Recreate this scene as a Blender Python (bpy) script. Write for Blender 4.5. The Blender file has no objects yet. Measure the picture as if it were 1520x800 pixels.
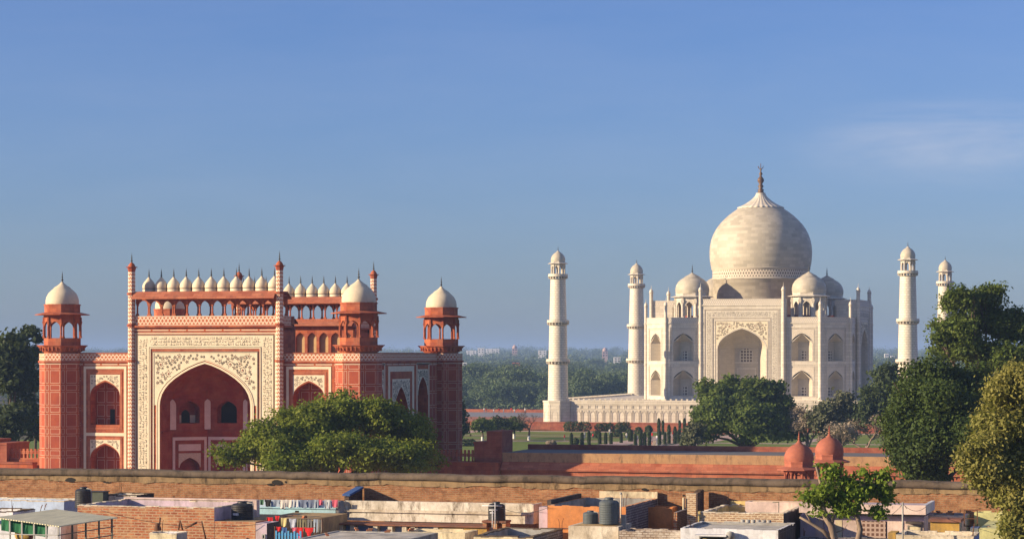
import bpy, math, random
import numpy as np
from mathutils import Vector, noise

random.seed(7)
RNG = np.random.default_rng(7)
SC = bpy.context.scene
COL = SC.collection
R = math.radians
PI = math.pi

# ------------------------------------------------------------------ camera
CX, CY, CZ, YAW, FPX, HV = 119.9, -672.1, 20.3, -0.279, 3591.0, 525.3
cd = bpy.data.cameras.new('camera')
cam = bpy.data.objects.new('camera', cd); COL.objects.link(cam)
cam.location = (CX, CY, CZ); cam.rotation_euler = (R(90), 0, -YAW)
cd.sensor_width = 36; cd.lens = 36 * FPX / 1520
cd.shift_y = (HV - 400) / 1520
cd.clip_start = 1; cd.clip_end = 40000
SC.camera = cam

# ------------------------------------------------------------------ sun, sky, exposure
SUN_EL, SUN_AZ = 15.5, 180 + 59.5        # azimuth clockwise from north (+Y)
sd = bpy.data.lights.new('sun', 'SUN'); so = bpy.data.objects.new('sun', sd); COL.objects.link(so)
sd.energy = 5.0; sd.angle = R(0.5); sd.color = (1.0, 0.79, 0.52)
_s = Vector((math.sin(R(SUN_AZ)) * math.cos(R(SUN_EL)), math.cos(R(SUN_AZ)) * math.cos(R(SUN_EL)), math.sin(R(SUN_EL))))
so.rotation_euler = _s.to_track_quat('Z', 'Y').to_euler(); so.location = (0, -300, 200)
wo = bpy.data.worlds.new('World'); SC.world = wo; wo.use_nodes = True
nt = wo.node_tree; nt.nodes.clear()
def N(nt, t, **k):
    n = nt.nodes.new(t)
    for a, b in k.items():
        if a.startswith('i_'): n.inputs[a[2:].replace('_', ' ')].default_value = b
        else: setattr(n, a, b)
    return n
out = N(nt, 'ShaderNodeOutputWorld'); bg = N(nt, 'ShaderNodeBackground')
sky = N(nt, 'ShaderNodeTexSky', sky_type='NISHITA', sun_disc=False, sun_elevation=R(SUN_EL), sun_rotation=R(SUN_AZ), altitude=200, air_density=1.0, dust_density=0.6, ozone_density=3.0)
bg.inputs['Strength'].default_value = 0.066
tc = N(nt, 'ShaderNodeTexCoord'); mp = N(nt, 'ShaderNodeMapping'); mp.inputs['Scale'].default_value = (4.0, 4.0, 22.0)
mp.inputs['Rotation'].default_value = (0, R(4), 0)
nz = N(nt, 'ShaderNodeTexNoise', i_Scale=2.2, i_Detail=7.0, i_Roughness=0.62, i_Distortion=0.35)
cr = N(nt, 'ShaderNodeValToRGB'); cr.color_ramp.elements[0].position = 0.30; cr.color_ramp.elements[1].position = 0.8
# a thin veil of cirrus low in the east, hardly any beside it; more added overhead as fill
dsub = N(nt, 'ShaderNodeVectorMath', operation='SUBTRACT'); dsub.inputs[1].default_value = (-0.092, 0.992, 0.0855)
dsc = N(nt, 'ShaderNodeVectorMath', operation='MULTIPLY'); dsc.inputs[1].default_value = (1, 1, 3.6)
dv = N(nt, 'ShaderNodeVectorMath', operation='LENGTH')
dr = N(nt, 'ShaderNodeMapRange', interpolation_type='SMOOTHSTEP', i_From_Min=0.015, i_From_Max=0.085, i_To_Min=1.0, i_To_Max=0.10)
mul = N(nt, 'ShaderNodeMath', operation='MULTIPLY'); mul2 = N(nt, 'ShaderNodeMath', operation='MULTIPLY'); mul2.inputs[1].default_value = 0.62
hs = N(nt, 'ShaderNodeHueSaturation', i_Saturation=1.0, i_Value=1.0)
mx = N(nt, 'ShaderNodeMix', data_type='RGBA'); mx.inputs[7].default_value = (6.0, 6.0, 6.6, 1)
L = nt.links.new
L(tc.outputs['Generated'], mp.inputs[0]); L(mp.outputs[0], nz.inputs['Vector']); L(nz.outputs[0], cr.inputs[0])
L(tc.outputs['Generated'], dsub.inputs[0]); L(dsub.outputs[0], dsc.inputs[0]); L(dsc.outputs[0], dv.inputs[0]); L(dv.outputs['Value'], dr.inputs[0])
sepz = N(nt, 'ShaderNodeSeparateXYZ'); L(tc.outputs['Generated'], sepz.inputs[0])
vz = N(nt, 'ShaderNodeMapRange', interpolation_type='SMOOTHSTEP', i_From_Min=0.28, i_From_Max=0.62, i_To_Min=0.0, i_To_Max=0.95); L(sepz.outputs[2], vz.inputs[0])  # unseen veil overhead, added to lift the shaded faces
mxm = N(nt, 'ShaderNodeMath', operation='MAXIMUM'); L(dr.outputs[0], mxm.inputs[0]); L(vz.outputs[0], mxm.inputs[1])
L(cr.outputs[0], mul.inputs[0]); L(mxm.outputs[0], mul.inputs[1]); L(mul.outputs[0], mul2.inputs[0])
tint = N(nt, 'ShaderNodeMix', data_type='RGBA', blend_type='MULTIPLY'); tint.inputs[0].default_value = 1; tint.inputs[7].default_value = (.64, .76, 1.2, 1)
L(sky.outputs[0], tint.inputs[6]); L(tint.outputs[2], hs.inputs['Color']); L(hs.outputs[0], mx.inputs[6]); L(mul2.outputs[0], mx.inputs[0])
L(mx.outputs[2], bg.inputs[0]); L(bg.outputs[0], out.inputs[0])
SC.view_settings.view_transform = 'Standard'; SC.view_settings.look = 'None'
SC.view_settings.gamma = 1; SC.view_settings.use_curve_mapping = False
SC.view_settings.exposure = 0.85
SC.cycles.max_bounces = 6; SC.cycles.diffuse_bounces = 3; SC.cycles.transparent_max_bounces = 8
SC.cycles.volume_bounces = 0; SC.cycles.use_denoising = True

# ------------------------------------------------------------------ survey helpers: real places worked out from sight lines
CS, SN = math.cos(YAW), math.sin(YAW)
def at(u, v, Y):                     # point on the east-west plane y = Y
    k = (u - 760) / FPX; dy = Y - CY
    dx = dy * (SN + k * CS) / (CS - k * SN); dep = dx * SN + dy * CS
    return CX + dx, CZ + (HV - v) * dep / FPX
def gp(u, D):                        # plan position at viewing distance D
    l = (u - 760) / FPX * D
    return CX + l * CS + D * SN, CY - l * SN + D * CS
def hz(v, D): return CZ + (HV - v) * D / FPX

# ------------------------------------------------------------------ mesh builder
class Frame:                         # a vertical facade: u to the right, d outwards, z up
    def __init__(s, ox, oy, ang):
        a = R(ang); s.o = (ox, oy); s.T = (math.cos(a), math.sin(a)); s.N = (math.sin(a), -math.cos(a))
    def p(s, u, z, d=0): return (s.o[0] + u * s.T[0] + d * s.N[0], s.o[1] + u * s.T[1] + d * s.N[1], z)

class MB:
    def __init__(s): s.V = []; s.F = []; s.U = []; s.S = []; s.M = []
    def face(s, pts, uv=None, sm=False, mi=0):
        b = len(s.V); s.V += [tuple(p) for p in pts]; s.F.append(tuple(range(b, b + len(pts))))
        if uv is None:
            a, c, e = Vector(pts[0]), Vector(pts[1]), Vector(pts[2])
            n = (c - a).cross(e - a)
            if n.length < 1e-9 and len(pts) > 3: n = (e - a).cross(Vector(pts[3]) - a)
            if abs(n.z) > 0.75 * n.length: uv = [(p[0], p[1]) for p in pts]
            else:
                l = math.hypot(n.x, n.y) or 1; tx, ty = -n.y / l, n.x / l
                uv = [(p[0] * tx + p[1] * ty, p[2]) for p in pts]
        s.U.append(uv); s.S.append(sm); s.M.append(mi)
    def fquad(s, fr, u0, u1, z0, z1, d, mi=0):
        s.face([fr.p(u0, z0, d), fr.p(u1, z0, d), fr.p(u1, z1, d), fr.p(u0, z1, d)], [(u0, z0), (u1, z0), (u1, z1), (u0, z1)], mi=mi)
    def fbox(s, fr, u0, u1, d0, d1, z0, z1, mi=0):      # d1 is the outer face
        P = lambda u, d, z: fr.p(u, z, d)
        s.face([P(u0, d1, z0), P(u1, d1, z0), P(u1, d1, z1), P(u0, d1, z1)], mi=mi)
        s.face([P(u1, d0, z0), P(u0, d0, z0), P(u0, d0, z1), P(u1, d0, z1)], mi=mi)
        s.face([P(u1, d1, z0), P(u1, d0, z0), P(u1, d0, z1), P(u1, d1, z1)], mi=mi)
        s.face([P(u0, d0, z0), P(u0, d1, z0), P(u0, d1, z1), P(u0, d0, z1)], mi=mi)
        s.face([P(u0, d1, z1), P(u1, d1, z1), P(u1, d0, z1), P(u0, d0, z1)], mi=mi)
        s.face([P(u0, d0, z0), P(u1, d0, z0), P(u1, d1, z0), P(u0, d1, z0)], mi=mi)
    def box(s, x0, x1, y0, y1, z0, z1, mi=0): s.fbox(Frame(0, 0, 0), x0, x1, -y1, -y0, z0, z1, mi)
    def prism(s, cx, cy, r0, z0, r1, z1, n=8, rot=None, top=True, bot=False, mi=0, sm=False):
        rot = PI / n if rot is None else rot
        a = [rot - PI / 2 + 2 * PI * i / n for i in range(n + 1)]; w0 = 2 * r0 * math.sin(PI / n)
        for i in range(n):
            p = [(cx + r * math.cos(t), cy + r * math.sin(t), z) for r, t, z in ((r0, a[i], z0), (r0, a[i + 1], z0), (r1, a[i + 1], z1), (r1, a[i], z1))]
            s.face(p, [(0, z0), (w0, z0), (w0, z1), (0, z1)] if n <= 12 else [(i * w0, z0), (i * w0 + w0, z0), (i * w0 + w0, z1), (i * w0, z1)], sm, mi)
        if top and r1 > 0: s.face([(cx + r1 * math.cos(t), cy + r1 * math.sin(t), z1) for t in a[:-1]], mi=mi)
        if bot: s.face([(cx + r0 * math.cos(t), cy + r0 * math.sin(t), z0) for t in a[-2::-1]], mi=mi)
    def lathe(s, cx, cy, prof, n=24, sm=True, mi=0, R0=None, flute=0, nf=0):
        R0 = R0 or max(r for r, z in prof); acc = 0
        for (r0, z0), (r1, z1) in zip(prof, prof[1:]):
            ln = math.hypot(r1 - r0, z1 - z0)
            for i in range(n):
                a, b = 2 * PI * i / n, 2 * PI * (i + 1) / n
                def q(r, t, z):
                    if flute and r > .3: r *= 1 + flute * (abs(math.sin(t * nf / 2)) - .5)
                    return (cx + r * math.cos(t), cy + r * math.sin(t), z)
                u0, u1 = a * R0, b * R0
                if r0 < 1e-6: s.face([q(0, a, z0), q(r1, b, z1), q(r1, a, z1)], [(u0, acc), (u1, acc + ln), (u0, acc + ln)], sm, mi)
                elif r1 < 1e-6: s.face([q(r0, a, z0), q(r0, b, z0), q(0, a, z1)], [(u0, acc), (u1, acc), (u0, acc + ln)], sm, mi)
                else: s.face([q(r0, a, z0), q(r0, b, z0), q(r1, b, z1), q(r1, a, z1)], [(u0, acc), (u1, acc), (u1, acc + ln), (u0, acc + ln)], sm, mi)
            acc += ln
    def tube(s, pts, rad, n=6, mi=0, cap=True):
        rings = []
        for i, p in enumerate(pts):
            p = Vector(p); q = Vector(pts[min(i + 1, len(pts) - 1)]) - Vector(pts[max(i - 1, 0)])
            q.normalize(); a = q.cross(Vector((0, 0, 1)) if abs(q.z) < .95 else Vector((1, 0, 0))).normalized(); b = q.cross(a)
            r = rad[i] if hasattr(rad, '__len__') else rad
            rings.append([p + (a * math.cos(2 * PI * k / n) + b * math.sin(2 * PI * k / n)) * r for k in range(n)])
        for A, B in zip(rings, rings[1:]):
            for k in range(n):
                s.face([A[k], B[k], B[(k + 1) % n], A[(k + 1) % n]], sm=n > 4, mi=mi)
        if cap: s.face(rings[0], mi=mi); s.face(rings[-1][::-1], mi=mi)
    def ribbon(s, fr, pts, w, d, mi=0):
        for (a, b), (c, e) in zip(pts, pts[1:]):
            l = math.hypot(c - a, e - b)
            if l < 1e-6: continue
            x, y = -(e - b) / l * w / 2, (c - a) / l * w / 2
            s.face([fr.p(a - x, b - y, d), fr.p(c - x, e - y, d), fr.p(c + x, e + y, d), fr.p(a + x, b + y, d)], mi=mi)
    # --- Mughal arches
    def arch_wall(s, fr, u0, u1, z0, z1, uc, hw, zb, zs, za, d=0, depth=.5, mi=0, mr=None, sill=True):
        mr = mi if mr is None else mr; A = arch(uc, hw, zs, za)
        if zb > z0: s.fquad(fr, u0, u1, z0, zb, d, mi)
        if uc - hw > u0: s.fquad(fr, u0, uc - hw, zb, z1, d, mi)
        if u1 > uc + hw: s.fquad(fr, uc + hw, u1, zb, z1, d, mi)
        for (a, b), (c, e) in zip(A, A[1:]):
            s.face([fr.p(a, b, d), fr.p(c, e, d), fr.p(c, z1, d), fr.p(a, z1, d)], [(a, b), (c, e), (c, z1), (a, z1)], mi=mi)
        B = [(uc - hw, zb)] + A + [(uc + hw, zb)]
        for (a, b), (c, e) in zip(B, B[1:]):
            s.face([fr.p(a, b, d), fr.p(a, b, d - depth), fr.p(c, e, d - depth), fr.p(c, e, d)], mi=mr)
        if sill: s.face([fr.p(uc - hw, zb, d), fr.p(uc + hw, zb, d), fr.p(uc + hw, zb, d - depth), fr.p(uc - hw, zb, d - depth)], mi=mr)
    def arch_fill(s, fr, uc, hw, zb, zs, za, d, mi=0):
        A = arch(uc, hw, zs, za)
        for (a, b), (c, e) in zip(A, A[1:]):
            s.face([fr.p(a, zb, d), fr.p(c, zb, d), fr.p(c, e, d), fr.p(a, b, d)], [(a, zb), (c, zb), (c, e), (a, b)], mi=mi)
    def arch_band(s, fr, uc, hw, zb, zs, za, w, d0, d1, mi=0):
        A = [(uc - hw, zb)] + arch(uc, hw, zs, za) + [(uc + hw, zb)]
        k = (hw + w) / hw; B = [(uc - hw - w, zb)] + arch(uc, hw + w, zs, zs + (za - zs) * k) + [(uc + hw + w, zb)]
        for i in range(len(A) - 1):
            a, b, c, e = A[i], A[i + 1], B[i + 1], B[i]
            s.face([fr.p(*e, d1), fr.p(*a, d1), fr.p(*b, d1), fr.p(*c, d1)][::-1], mi=mi)
            s.face([fr.p(*e, d0), fr.p(*e, d1), fr.p(*c, d1), fr.p(*c, d0)], mi=mi)
            s.face([fr.p(*a, d1), fr.p(*a, d0), fr.p(*b, d0), fr.p(*b, d1)], mi=mi)
    def spandrel(s, fr, u0, u1, z1, uc, hw, zs, za, d, mi=0):
        A = [(u0, zs)] + arch(uc, hw, zs, za) + [(u1, zs)]
        for (a, b), (c, e) in zip(A, A[1:]):
            if c - a > 1e-6: s.face([fr.p(a, b, d), fr.p(c, e, d), fr.p(c, z1, d), fr.p(a, z1, d)], [(a, b), (c, e), (c, z1), (a, z1)], mi=mi)
    def rect_frame(s, fr, u0, u1, z0, z1, w, d0, d1, mi=0, bottom=True):
        s.fbox(fr, u0, u0 + w, d0, d1, z0, z1, mi); s.fbox(fr, u1 - w, u1, d0, d1, z0, z1, mi)
        s.fbox(fr, u0 + w, u1 - w, d0, d1, z1 - w, z1, mi)
        if bottom: s.fbox(fr, u0 + w, u1 - w, d0, d1, z0, z0 + w, mi)
    def build(s, name, mats, parent=None, loc=(0, 0, 0), rz=0, **tags):
        me = bpy.data.meshes.new(name); me.from_pydata(s.V, [], s.F)
        uv = me.uv_layers.new(name='UVMap')
        uv.data.foreach_set('uv', np.array([c for f in s.U for c in f], dtype=np.float32).ravel())
        me.polygons.foreach_set('use_smooth', s.S); me.polygons.foreach_set('material_index', s.M)
        for m in (mats if isinstance(mats, (list, tuple)) else [mats]): me.materials.append(m)
        if any(s.S):
            import bmesh
            b = bmesh.new(); b.from_mesh(me); bmesh.ops.remove_doubles(b, verts=b.verts, dist=1e-4); b.to_mesh(me); b.free()
        o = bpy.data.objects.new(name, me); COL.objects.link(o); o.location = loc; o.rotation_euler = (0, 0, rz)
        if parent: o.parent = parent
        for k, v in tags.items(): o[k] = v
        return o

_AP = [(1, 0), (.988, .12), (.95, .26), (.885, .39), (.79, .515), (.66, .64), (.5, .76), (.33, .865), (.15, .95), (0, 1)]
def arch(uc, hw, zs, za):
    l = [(uc - hw * a, zs + (za - zs) * b) for a, b in _AP]
    return l + [(2 * uc - a, b) for a, b in l[-2::-1]]

def thing(name, label, cat, loc=(0, 0, 0), rz=0, group=None):
    o = bpy.data.objects.new(name, None); COL.objects.link(o); o.location = loc; o.rotation_euler = (0, 0, rz)
    o.empty_display_size = .5
    return tag(o, label, cat, group)
def tag(o, label, cat, group=None):
    o['label'] = label; o['category'] = cat
    if group: o['group'] = group
    return o
def dup(o, parent=None, loc=None, rz=None, label=None):
    c = o.copy(); COL.objects.link(c); c.parent = parent
    if loc is not None: c.location = loc
    if rz is not None: c.rotation_euler = (0, 0, rz)
    if label: c['label'] = label
    for ch in list(o.children): dup(ch, c)
    return c

# ------------------------------------------------------------------ materials
class Nodes:
    def __init__(s, name, rough=.8, spec=.3):
        s.m = bpy.data.materials.new(name); s.m.use_nodes = True; s.t = s.m.node_tree
        s.b = s.t.nodes['Principled BSDF']; s.b.inputs['Roughness'].default_value = rough; s.b.inputs['Specular IOR Level'].default_value = spec
        s.c = s.t.nodes.new('ShaderNodeTexCoord')
    def n(s, t, **k): return N(s.t, t, **k)
    def l(s, a, b): s.t.links.new(a, b)
    def math(s, op, a, b=None, c=None):
        m = s.n('ShaderNodeMath', operation=op)
        for i, x in enumerate((a, b, c)):
            if x is None: continue
            if isinstance(x, (int, float)): m.inputs[i].default_value = x
            else: s.l(x, m.inputs[i])
        return m.outputs[0]
    def noise(s, scale, detail=4, rough=.6, vec=None, stretch=None, dist=0):
        n = s.n('ShaderNodeTexNoise', i_Scale=scale, i_Detail=detail, i_Roughness=rough, i_Distortion=dist)
        v = vec or s.c.outputs['Object']
        if stretch:
            m = s.n('ShaderNodeMapping'); m.inputs['Scale'].default_value = stretch; s.l(v, m.inputs[0]); v = m.outputs[0]
        s.l(v, n.inputs['Vector']); return n.outputs[0]
    def ramp(s, f, p0, p1, a=0., b=1.):
        r = s.n('ShaderNodeMapRange', i_From_Min=p0, i_From_Max=p1, i_To_Min=a, i_To_Max=b); s.l(f, r.inputs[0]); return r.outputs[0]
    def mix(s, f, a, b, mode='MIX'):
        m = s.n('ShaderNodeMix', data_type='RGBA', blend_type=mode)
        for i, x in ((0, f), (6, a), (7, b)):
            if isinstance(x, (int, float)): m.inputs[i].default_value = x
            elif isinstance(x, tuple): m.inputs[i].default_value = x + (1,) if len(x) == 3 else x
            else: s.l(x, m.inputs[i])
        return m.outputs[2]
    def brick(s, w, h, c1, c2, mort, ms=.015, off=.5, vec=None, bias=0):
        b = s.n('ShaderNodeTexBrick', offset=off); b.inputs['Scale'].default_value = 1
        b.inputs['Brick Width'].default_value = w; b.inputs['Row Height'].default_value = h
        b.inputs['Mortar Size'].default_value = ms; b.inputs['Mortar Smooth'].default_value = .1; b.inputs['Bias'].default_value = bias
        for k, v in (('Color1', c1), ('Color2', c2), ('Mortar', mort)): b.inputs[k].default_value = v + (1,)
        s.l(vec or s.c.outputs['UV'], b.inputs['Vector']); return b
    def bump(s, h, st=.3, dist=.05):
        b = s.n('ShaderNodeBump', i_Strength=st, i_Distance=dist); s.l(h, b.inputs['Height']); s.l(b.outputs[0], s.b.inputs['Normal'])
    def done(s, col):
        if isinstance(col, tuple): s.b.inputs['Base Color'].default_value = col + (1,)
        else: s.l(col, s.b.inputs['Base Color'])
        return s.m
    def uv(s):
        x = s.n('ShaderNodeSeparateXYZ'); s.l(s.c.outputs['UV'], x.inputs[0]); return x.outputs[0], x.outputs[1]
    def edge(s, x, w, split=None):       # distance to the nearest grid line
        f = s.math('MODULO', s.math('ADD', x, w * 1000.), w); d = s.math('MINIMUM', f, s.math('SUBTRACT', w, f))
        if split: d = s.math('MINIMUM', d, s.math('ABSOLUTE', s.math('SUBTRACT', f, split)))
        return d
    def band(s, d, lo, hi): return s.math('MULTIPLY', s.math('GREATER_THAN', d, lo), s.math('LESS_THAN', d, hi))

def plain(name, c, c2=None, sc=2., rough=.8, st=.15, stretch=None, spec=.3):
    k = Nodes(name, rough, spec)
    if c2 is None: c2 = tuple(x * .72 for x in c)
    f = k.noise(sc, 6, .65, stretch=stretch); k.bump(f, st, .04)
    return k.done(k.mix(k.ramp(f, .3, .7), c, c2))

RED = (.42, .105, .040); RED2 = (.25, .050, .028); CREAM = (.74, .65, .47); CREAM2 = (.62, .53, .37)
def sandstone(name, c=RED, c2=RED2, w=1.1, h=.48):
    k = Nodes(name, .85, .2); b = k.brick(w, h, c, c2, tuple(x * .62 for x in c2), .012)
    f = k.noise(.55, 6, .65); g = k.noise(5, 4, .6); st = k.noise(1.3, 5, .6, stretch=(1, 1, .18))
    col = k.mix(k.ramp(f, .38, .72, 0, .55), b.outputs[0], (.50, .21, .115))
    col = k.mix(k.ramp(g, .45, .75, 0, .35), col, (.24, .062, .042))
    col = k.mix(k.ramp(st, .54, .72, 0, .55), col, (.15, .065, .045))
    k.bump(b.outputs['Fac'], .25, -.02); return k.done(col)
M = {}
M['red'] = sandstone('red_sandstone')
M['red_dark'] = sandstone('weathered_red_sandstone', (.30, .085, .05), (.22, .06, .04))
M['red_orange'] = sandstone('orange_sandstone', (.47, .155, .08), (.31, .085, .045), 1.3, .45)
def panelled(name, w, split, h, hsplit, inset=.1, lw=.06, wear=.42):
    k = Nodes(name, .85, .2); x, y = k.uv()
    d = k.math('MINIMUM', k.edge(x, w, split), k.edge(y, h, hsplit))
    m = k.band(d, inset, inset + lw)
    f = k.noise(.7, 6, .65); g = k.noise(4, 4, .6)
    inner = k.math('GREATER_THAN', d, inset + lw)
    col = k.mix(k.ramp(f, .3, .7), RED, RED2); col = k.mix(k.math('MULTIPLY', inner, .45), col, (.33, .07, .045))
    col = k.mix(k.ramp(g, .5, .75, 0, .3), col, (.2, .06, .04))
    return k.done(k.mix(k.math('MULTIPLY', m, k.ramp(g, wear, .25, .55, 1)), col, (.68, .55, .42)))
M['panel_tower'] = panelled('outlined_panel_sandstone', 2.195, .62, 2.75, 1.85)
M['panel_wall'] = panelled('outlined_wall_sandstone', 1.5, None, 1.9, .0, .12, .07)
M['panel_niche'] = panelled('outlined_niche_sandstone', 1.32, None, 1.75, None, .12, .075)
def merlon(name, c_line, c_back, w=1.0, z0=19.45, h=.9, c3=None):
    k = Nodes(name, .8, .2); x, y = k.uv(); f = k.math('DIVIDE', k.math('SUBTRACT', y, z0), h)
    s1 = k.math('SINE', k.math('MULTIPLY', x, 2 * PI / w))
    a = k.math('ABSOLUTE', k.math('SUBTRACT', k.math('SUBTRACT', f, .5), k.math('MULTIPLY', s1, .3)))
    b = k.math('ABSOLUTE', k.math('ADD', k.math('SUBTRACT', f, .5), k.math('MULTIPLY', s1, .3)))
    m = k.math('LESS_THAN', k.math('MINIMUM', a, b), .13)
    e = k.math('GREATER_THAN', k.math('ABSOLUTE', k.math('SUBTRACT', f, .5)), .43)
    m = k.math('MAXIMUM', m, e); n = k.noise(3, 4)
    return k.done(k.mix(k.math('MULTIPLY', m, k.ramp(n, .25, .5, .65, 1)), c_back, c_line))
M['merlon'] = merlon('merlon_inlay', (.66, .52, .38), RED)
M['merlon_hi'] = merlon('portal_merlon_inlay', (.66, .52, .38), RED, 1.0, 23.9, 1.1)
M['dash'] = (lambda k: k.done(k.mix(k.band(k.edge(k.uv()[0], 2.4), .12, 9), RED, (.62, .47, .34))))(Nodes('dashed_inlay', .8, .2))
def chevron(name):
    k = Nodes(name, .8, .2); x, y = k.uv()
    z = k.math('ABSOLUTE', k.math('SUBTRACT', k.math('MODULO', k.math('MULTIPLY', x, 2.28), 1.), .5))
    f = k.math('MODULO', k.math('ADD', k.math('MULTIPLY', y, 2.1), z), 1.)
    return k.done(k.mix(k.math('GREATER_THAN', f, .62), (.70, .60, .45), RED))
M['chevron'] = chevron('chevron_inlay')
def marble(name, c1, c2, mort, w=1.5, h=.6, stain=.35, ms=.02, stc=(.42, .36, .27), bias=0):
    k = Nodes(name, .55, .35); b = k.brick(w, h, c1, c2, mort, ms, bias=bias)
    f = k.noise(.22, 6, .65); g = k.noise(1.1, 6, .7, stretch=(1, 1, .3)); v = k.noise(2.2, 8, .75, dist=1.5)
    col = k.mix(k.ramp(f, .35, .75, 0, stain), b.outputs[0], stc)
    col = k.mix(k.ramp(g, .5, .8, 0, stain), col, (.36, .32, .26))
    col = k.mix(k.ramp(v, .5, .62, 0, .16), col, (.4, .37, .33))
    k.bump(b.outputs['Fac'], .2, -.02); return k.done(col)
M['marble'] = marble('white_marble', (.70, .63, .52), (.56, .50, .41), (.40, .345, .27), 1.9, .8, .4, .03)
M['marble_dome'] = marble('dome_marble', (.55, .485, .375), (.375, .33, .25), (.40, .35, .27), 2.1, .95, .4, .03)
M['marble_shaft'] = marble('minaret_marble', (.74, .67, .55), (.64, .575, .47), (.36, .315, .255), 1.15, .62, .3, .045)
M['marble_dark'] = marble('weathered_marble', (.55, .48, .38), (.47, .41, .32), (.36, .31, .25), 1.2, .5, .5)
M['cream'] = plain('cream_marble', CREAM, CREAM2, 1.2, .6)
M['cream_dome'] = (lambda k: k.done(k.mix(k.ramp(k.noise(1.2, 5, .6, stretch=(1, 1, .25)), .5, .75, 0, .5), k.mix(k.ramp(k.noise(.8, 6), .3, .7), (.68, .58, .41), (.56, .47, .33)), (.38, .33, .26))))(Nodes('cream_dome_plaster', .65, .3))
M['ink'] = plain('black_inlay', (.045, .045, .04), (.1, .08, .06), 3)
M['ink_soft'] = plain('grey_inlay', (.16, .13, .10), (.25, .2, .15), 3)
M['ink_red'] = plain('red_flower_inlay', (.24, .05, .04), (.3, .1, .05), 3)
M['inlay_marble'] = (lambda k: k.done(k.mix(k.ramp(k.noise(7, 3, .7, dist=2.5), .50, .56, 0, .62), k.mix(k.ramp(k.noise(.5, 5), .3, .7), (.68, .60, .48), (.6, .52, .41)), (.30, .25, .20))))(Nodes('carved_inlay_marble', .6, .3))
M['frieze'] = merlon('drum_frieze', (.66, .57, .45), (.20, .16, .12), 1.6, 0, 2.3)
M['taj_merlon'] = merlon('parapet_frieze', (.47, .42, .35), (.66, .58, .48), 1.1, 33.55, 1.45)
M['taj_merlon_lo'] = merlon('wing_parapet_frieze', (.47, .42, .35), (.66, .58, .48), 1.1, 28.75, 1.3)
M['bronze'] = plain('bronze', (.16, .085, .04), (.09, .05, .03), 2, .45)
M['metal_dark'] = plain('dark_metal', (.035, .035, .03), (.06, .06, .05), 3, .5)
M['dark'] = plain('dark_interior', (.012, .010, .009), (.018, .014, .012), 1)
M['maroon'] = plain('maroon_cloth', (.24, .05, .035), (.17, .035, .03), 2)
M['lattice'] = (lambda k: k.done(k.mix(k.math('LESS_THAN', k.math('MINIMUM', k.edge(k.uv()[0], .82), k.edge(k.uv()[1], .82)), .13), (.13, .10, .08), (.62, .55, .44))))(Nodes('marble_lattice', .7, .2))
M['yellow_stone'] = plain('yellow_sandstone', (.52, .36, .18), (.42, .27, .13), 1.5)

# ================================================================== setting: ground, water, far land
def sheet(name, xs, ys, zf, mat, **tags):
    mb = MB()
    for i in range(len(xs) - 1):
        for j in range(len(ys) - 1):
            q = [(xs[i], ys[j]), (xs[i + 1], ys[j]), (xs[i + 1], ys[j + 1]), (xs[i], ys[j + 1])]
            mb.face([(x, y, zf(x, y)) for x, y in q], uv=q)
    return mb.build(name, mat, **tags)
def ground_mat():
    k = Nodes('earth_and_scrub', .95, .1); f = k.noise(.02, 8, .7); g = k.noise(.3, 6, .7)
    return k.done(k.mix(k.ramp(g, .4, .7), k.mix(k.ramp(f, .4, .6), (.05, .065, .028), (.16, .125, .08)), (.08, .075, .045)))
def far_z(x, y):
    if y < 95: return 0
    if y < 420: return -6 if y > 118 else -6 * (y - 95) / 23
    return -5 + min(1, (y - 420) / 5200) ** 1.3 * 19 + 3 * noise.noise(Vector((x / 900, y / 900, 0))) * min(1, (y - 420) / 2000)
M['ground'] = ground_mat()
sheet('ground', [-9000, -4000, -2000, -1200, -700, -400, -200, 0, 200, 400, 700, 1200, 2500, 9000],
      [-1400, -900, -700, -500, -380, 0, 60, 95, 118, 420, 600, 800, 1050, 1400, 1800, 2400, 3200, 4200, 5600, 8000, 15000], far_z, M['ground'], kind='structure')
kw = Nodes('river_water', .12, .5); kw.bump(kw.noise(.4, 4), .2, .1); M['water'] = kw.done((.07, .085, .08))
sheet('river', [-3000, 3000], [118, 419], lambda x, y: -4.6, M['water'], kind='structure')

# charbagh garden, far end (the near part lies behind the gallery)
def lawn_mat():
    k = Nodes('lawn_grass', .95, .1); f = k.noise(.08, 6, .65); g = k.noise(2, 6, .7)
    return k.done(k.mix(k.ramp(g, .35, .7, 0, .6), k.mix(k.ramp(f, .35, .65), (.125, .19, .03), (.215, .24, .05)), (.085, .125, .025)))
M['lawn'] = lawn_mat()
M['paving'] = sandstone('path_paving', (.52, .43, .38), (.45, .36, .31), 1.2, 1.2)
M['paving_red'] = sandstone('terrace_surface_and_shadow', (.40, .18, .12), (.34, .14, .09), 2, 2)
M['paving_shade'] = plain('shadow_grey_paving', (.20, .20, .215), (.25, .235, .235), .3)  # bluish grey that paints a cast shadow onto the terrace stone
G = lambda x, y: .004
sheet('garden_lawn', [-150, 150], [-372, -53], G, M['lawn'], kind='structure')
G8 = lambda x, y: .03
for x0, x1, y0, y1 in ((-11, -5, -360, -53), (5, 11, -360, -53), (-150, -11, -130, -126), (11, 150, -130, -126), (-150, 150, -62, -56), (-150, -11, -92, -90), (-66, -62, -126, -62), (30, 33, -126, -62)):
    sheet('garden_path', [x0, x1], [y0, y1], lambda x, y: .012 if x1 - x0 > 20 else .02, M['paving'], kind='structure')
M['flower_earth'] = plain('flower_bed_earth', (.26, .11, .06), (.14, .12, .05), .8)
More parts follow.
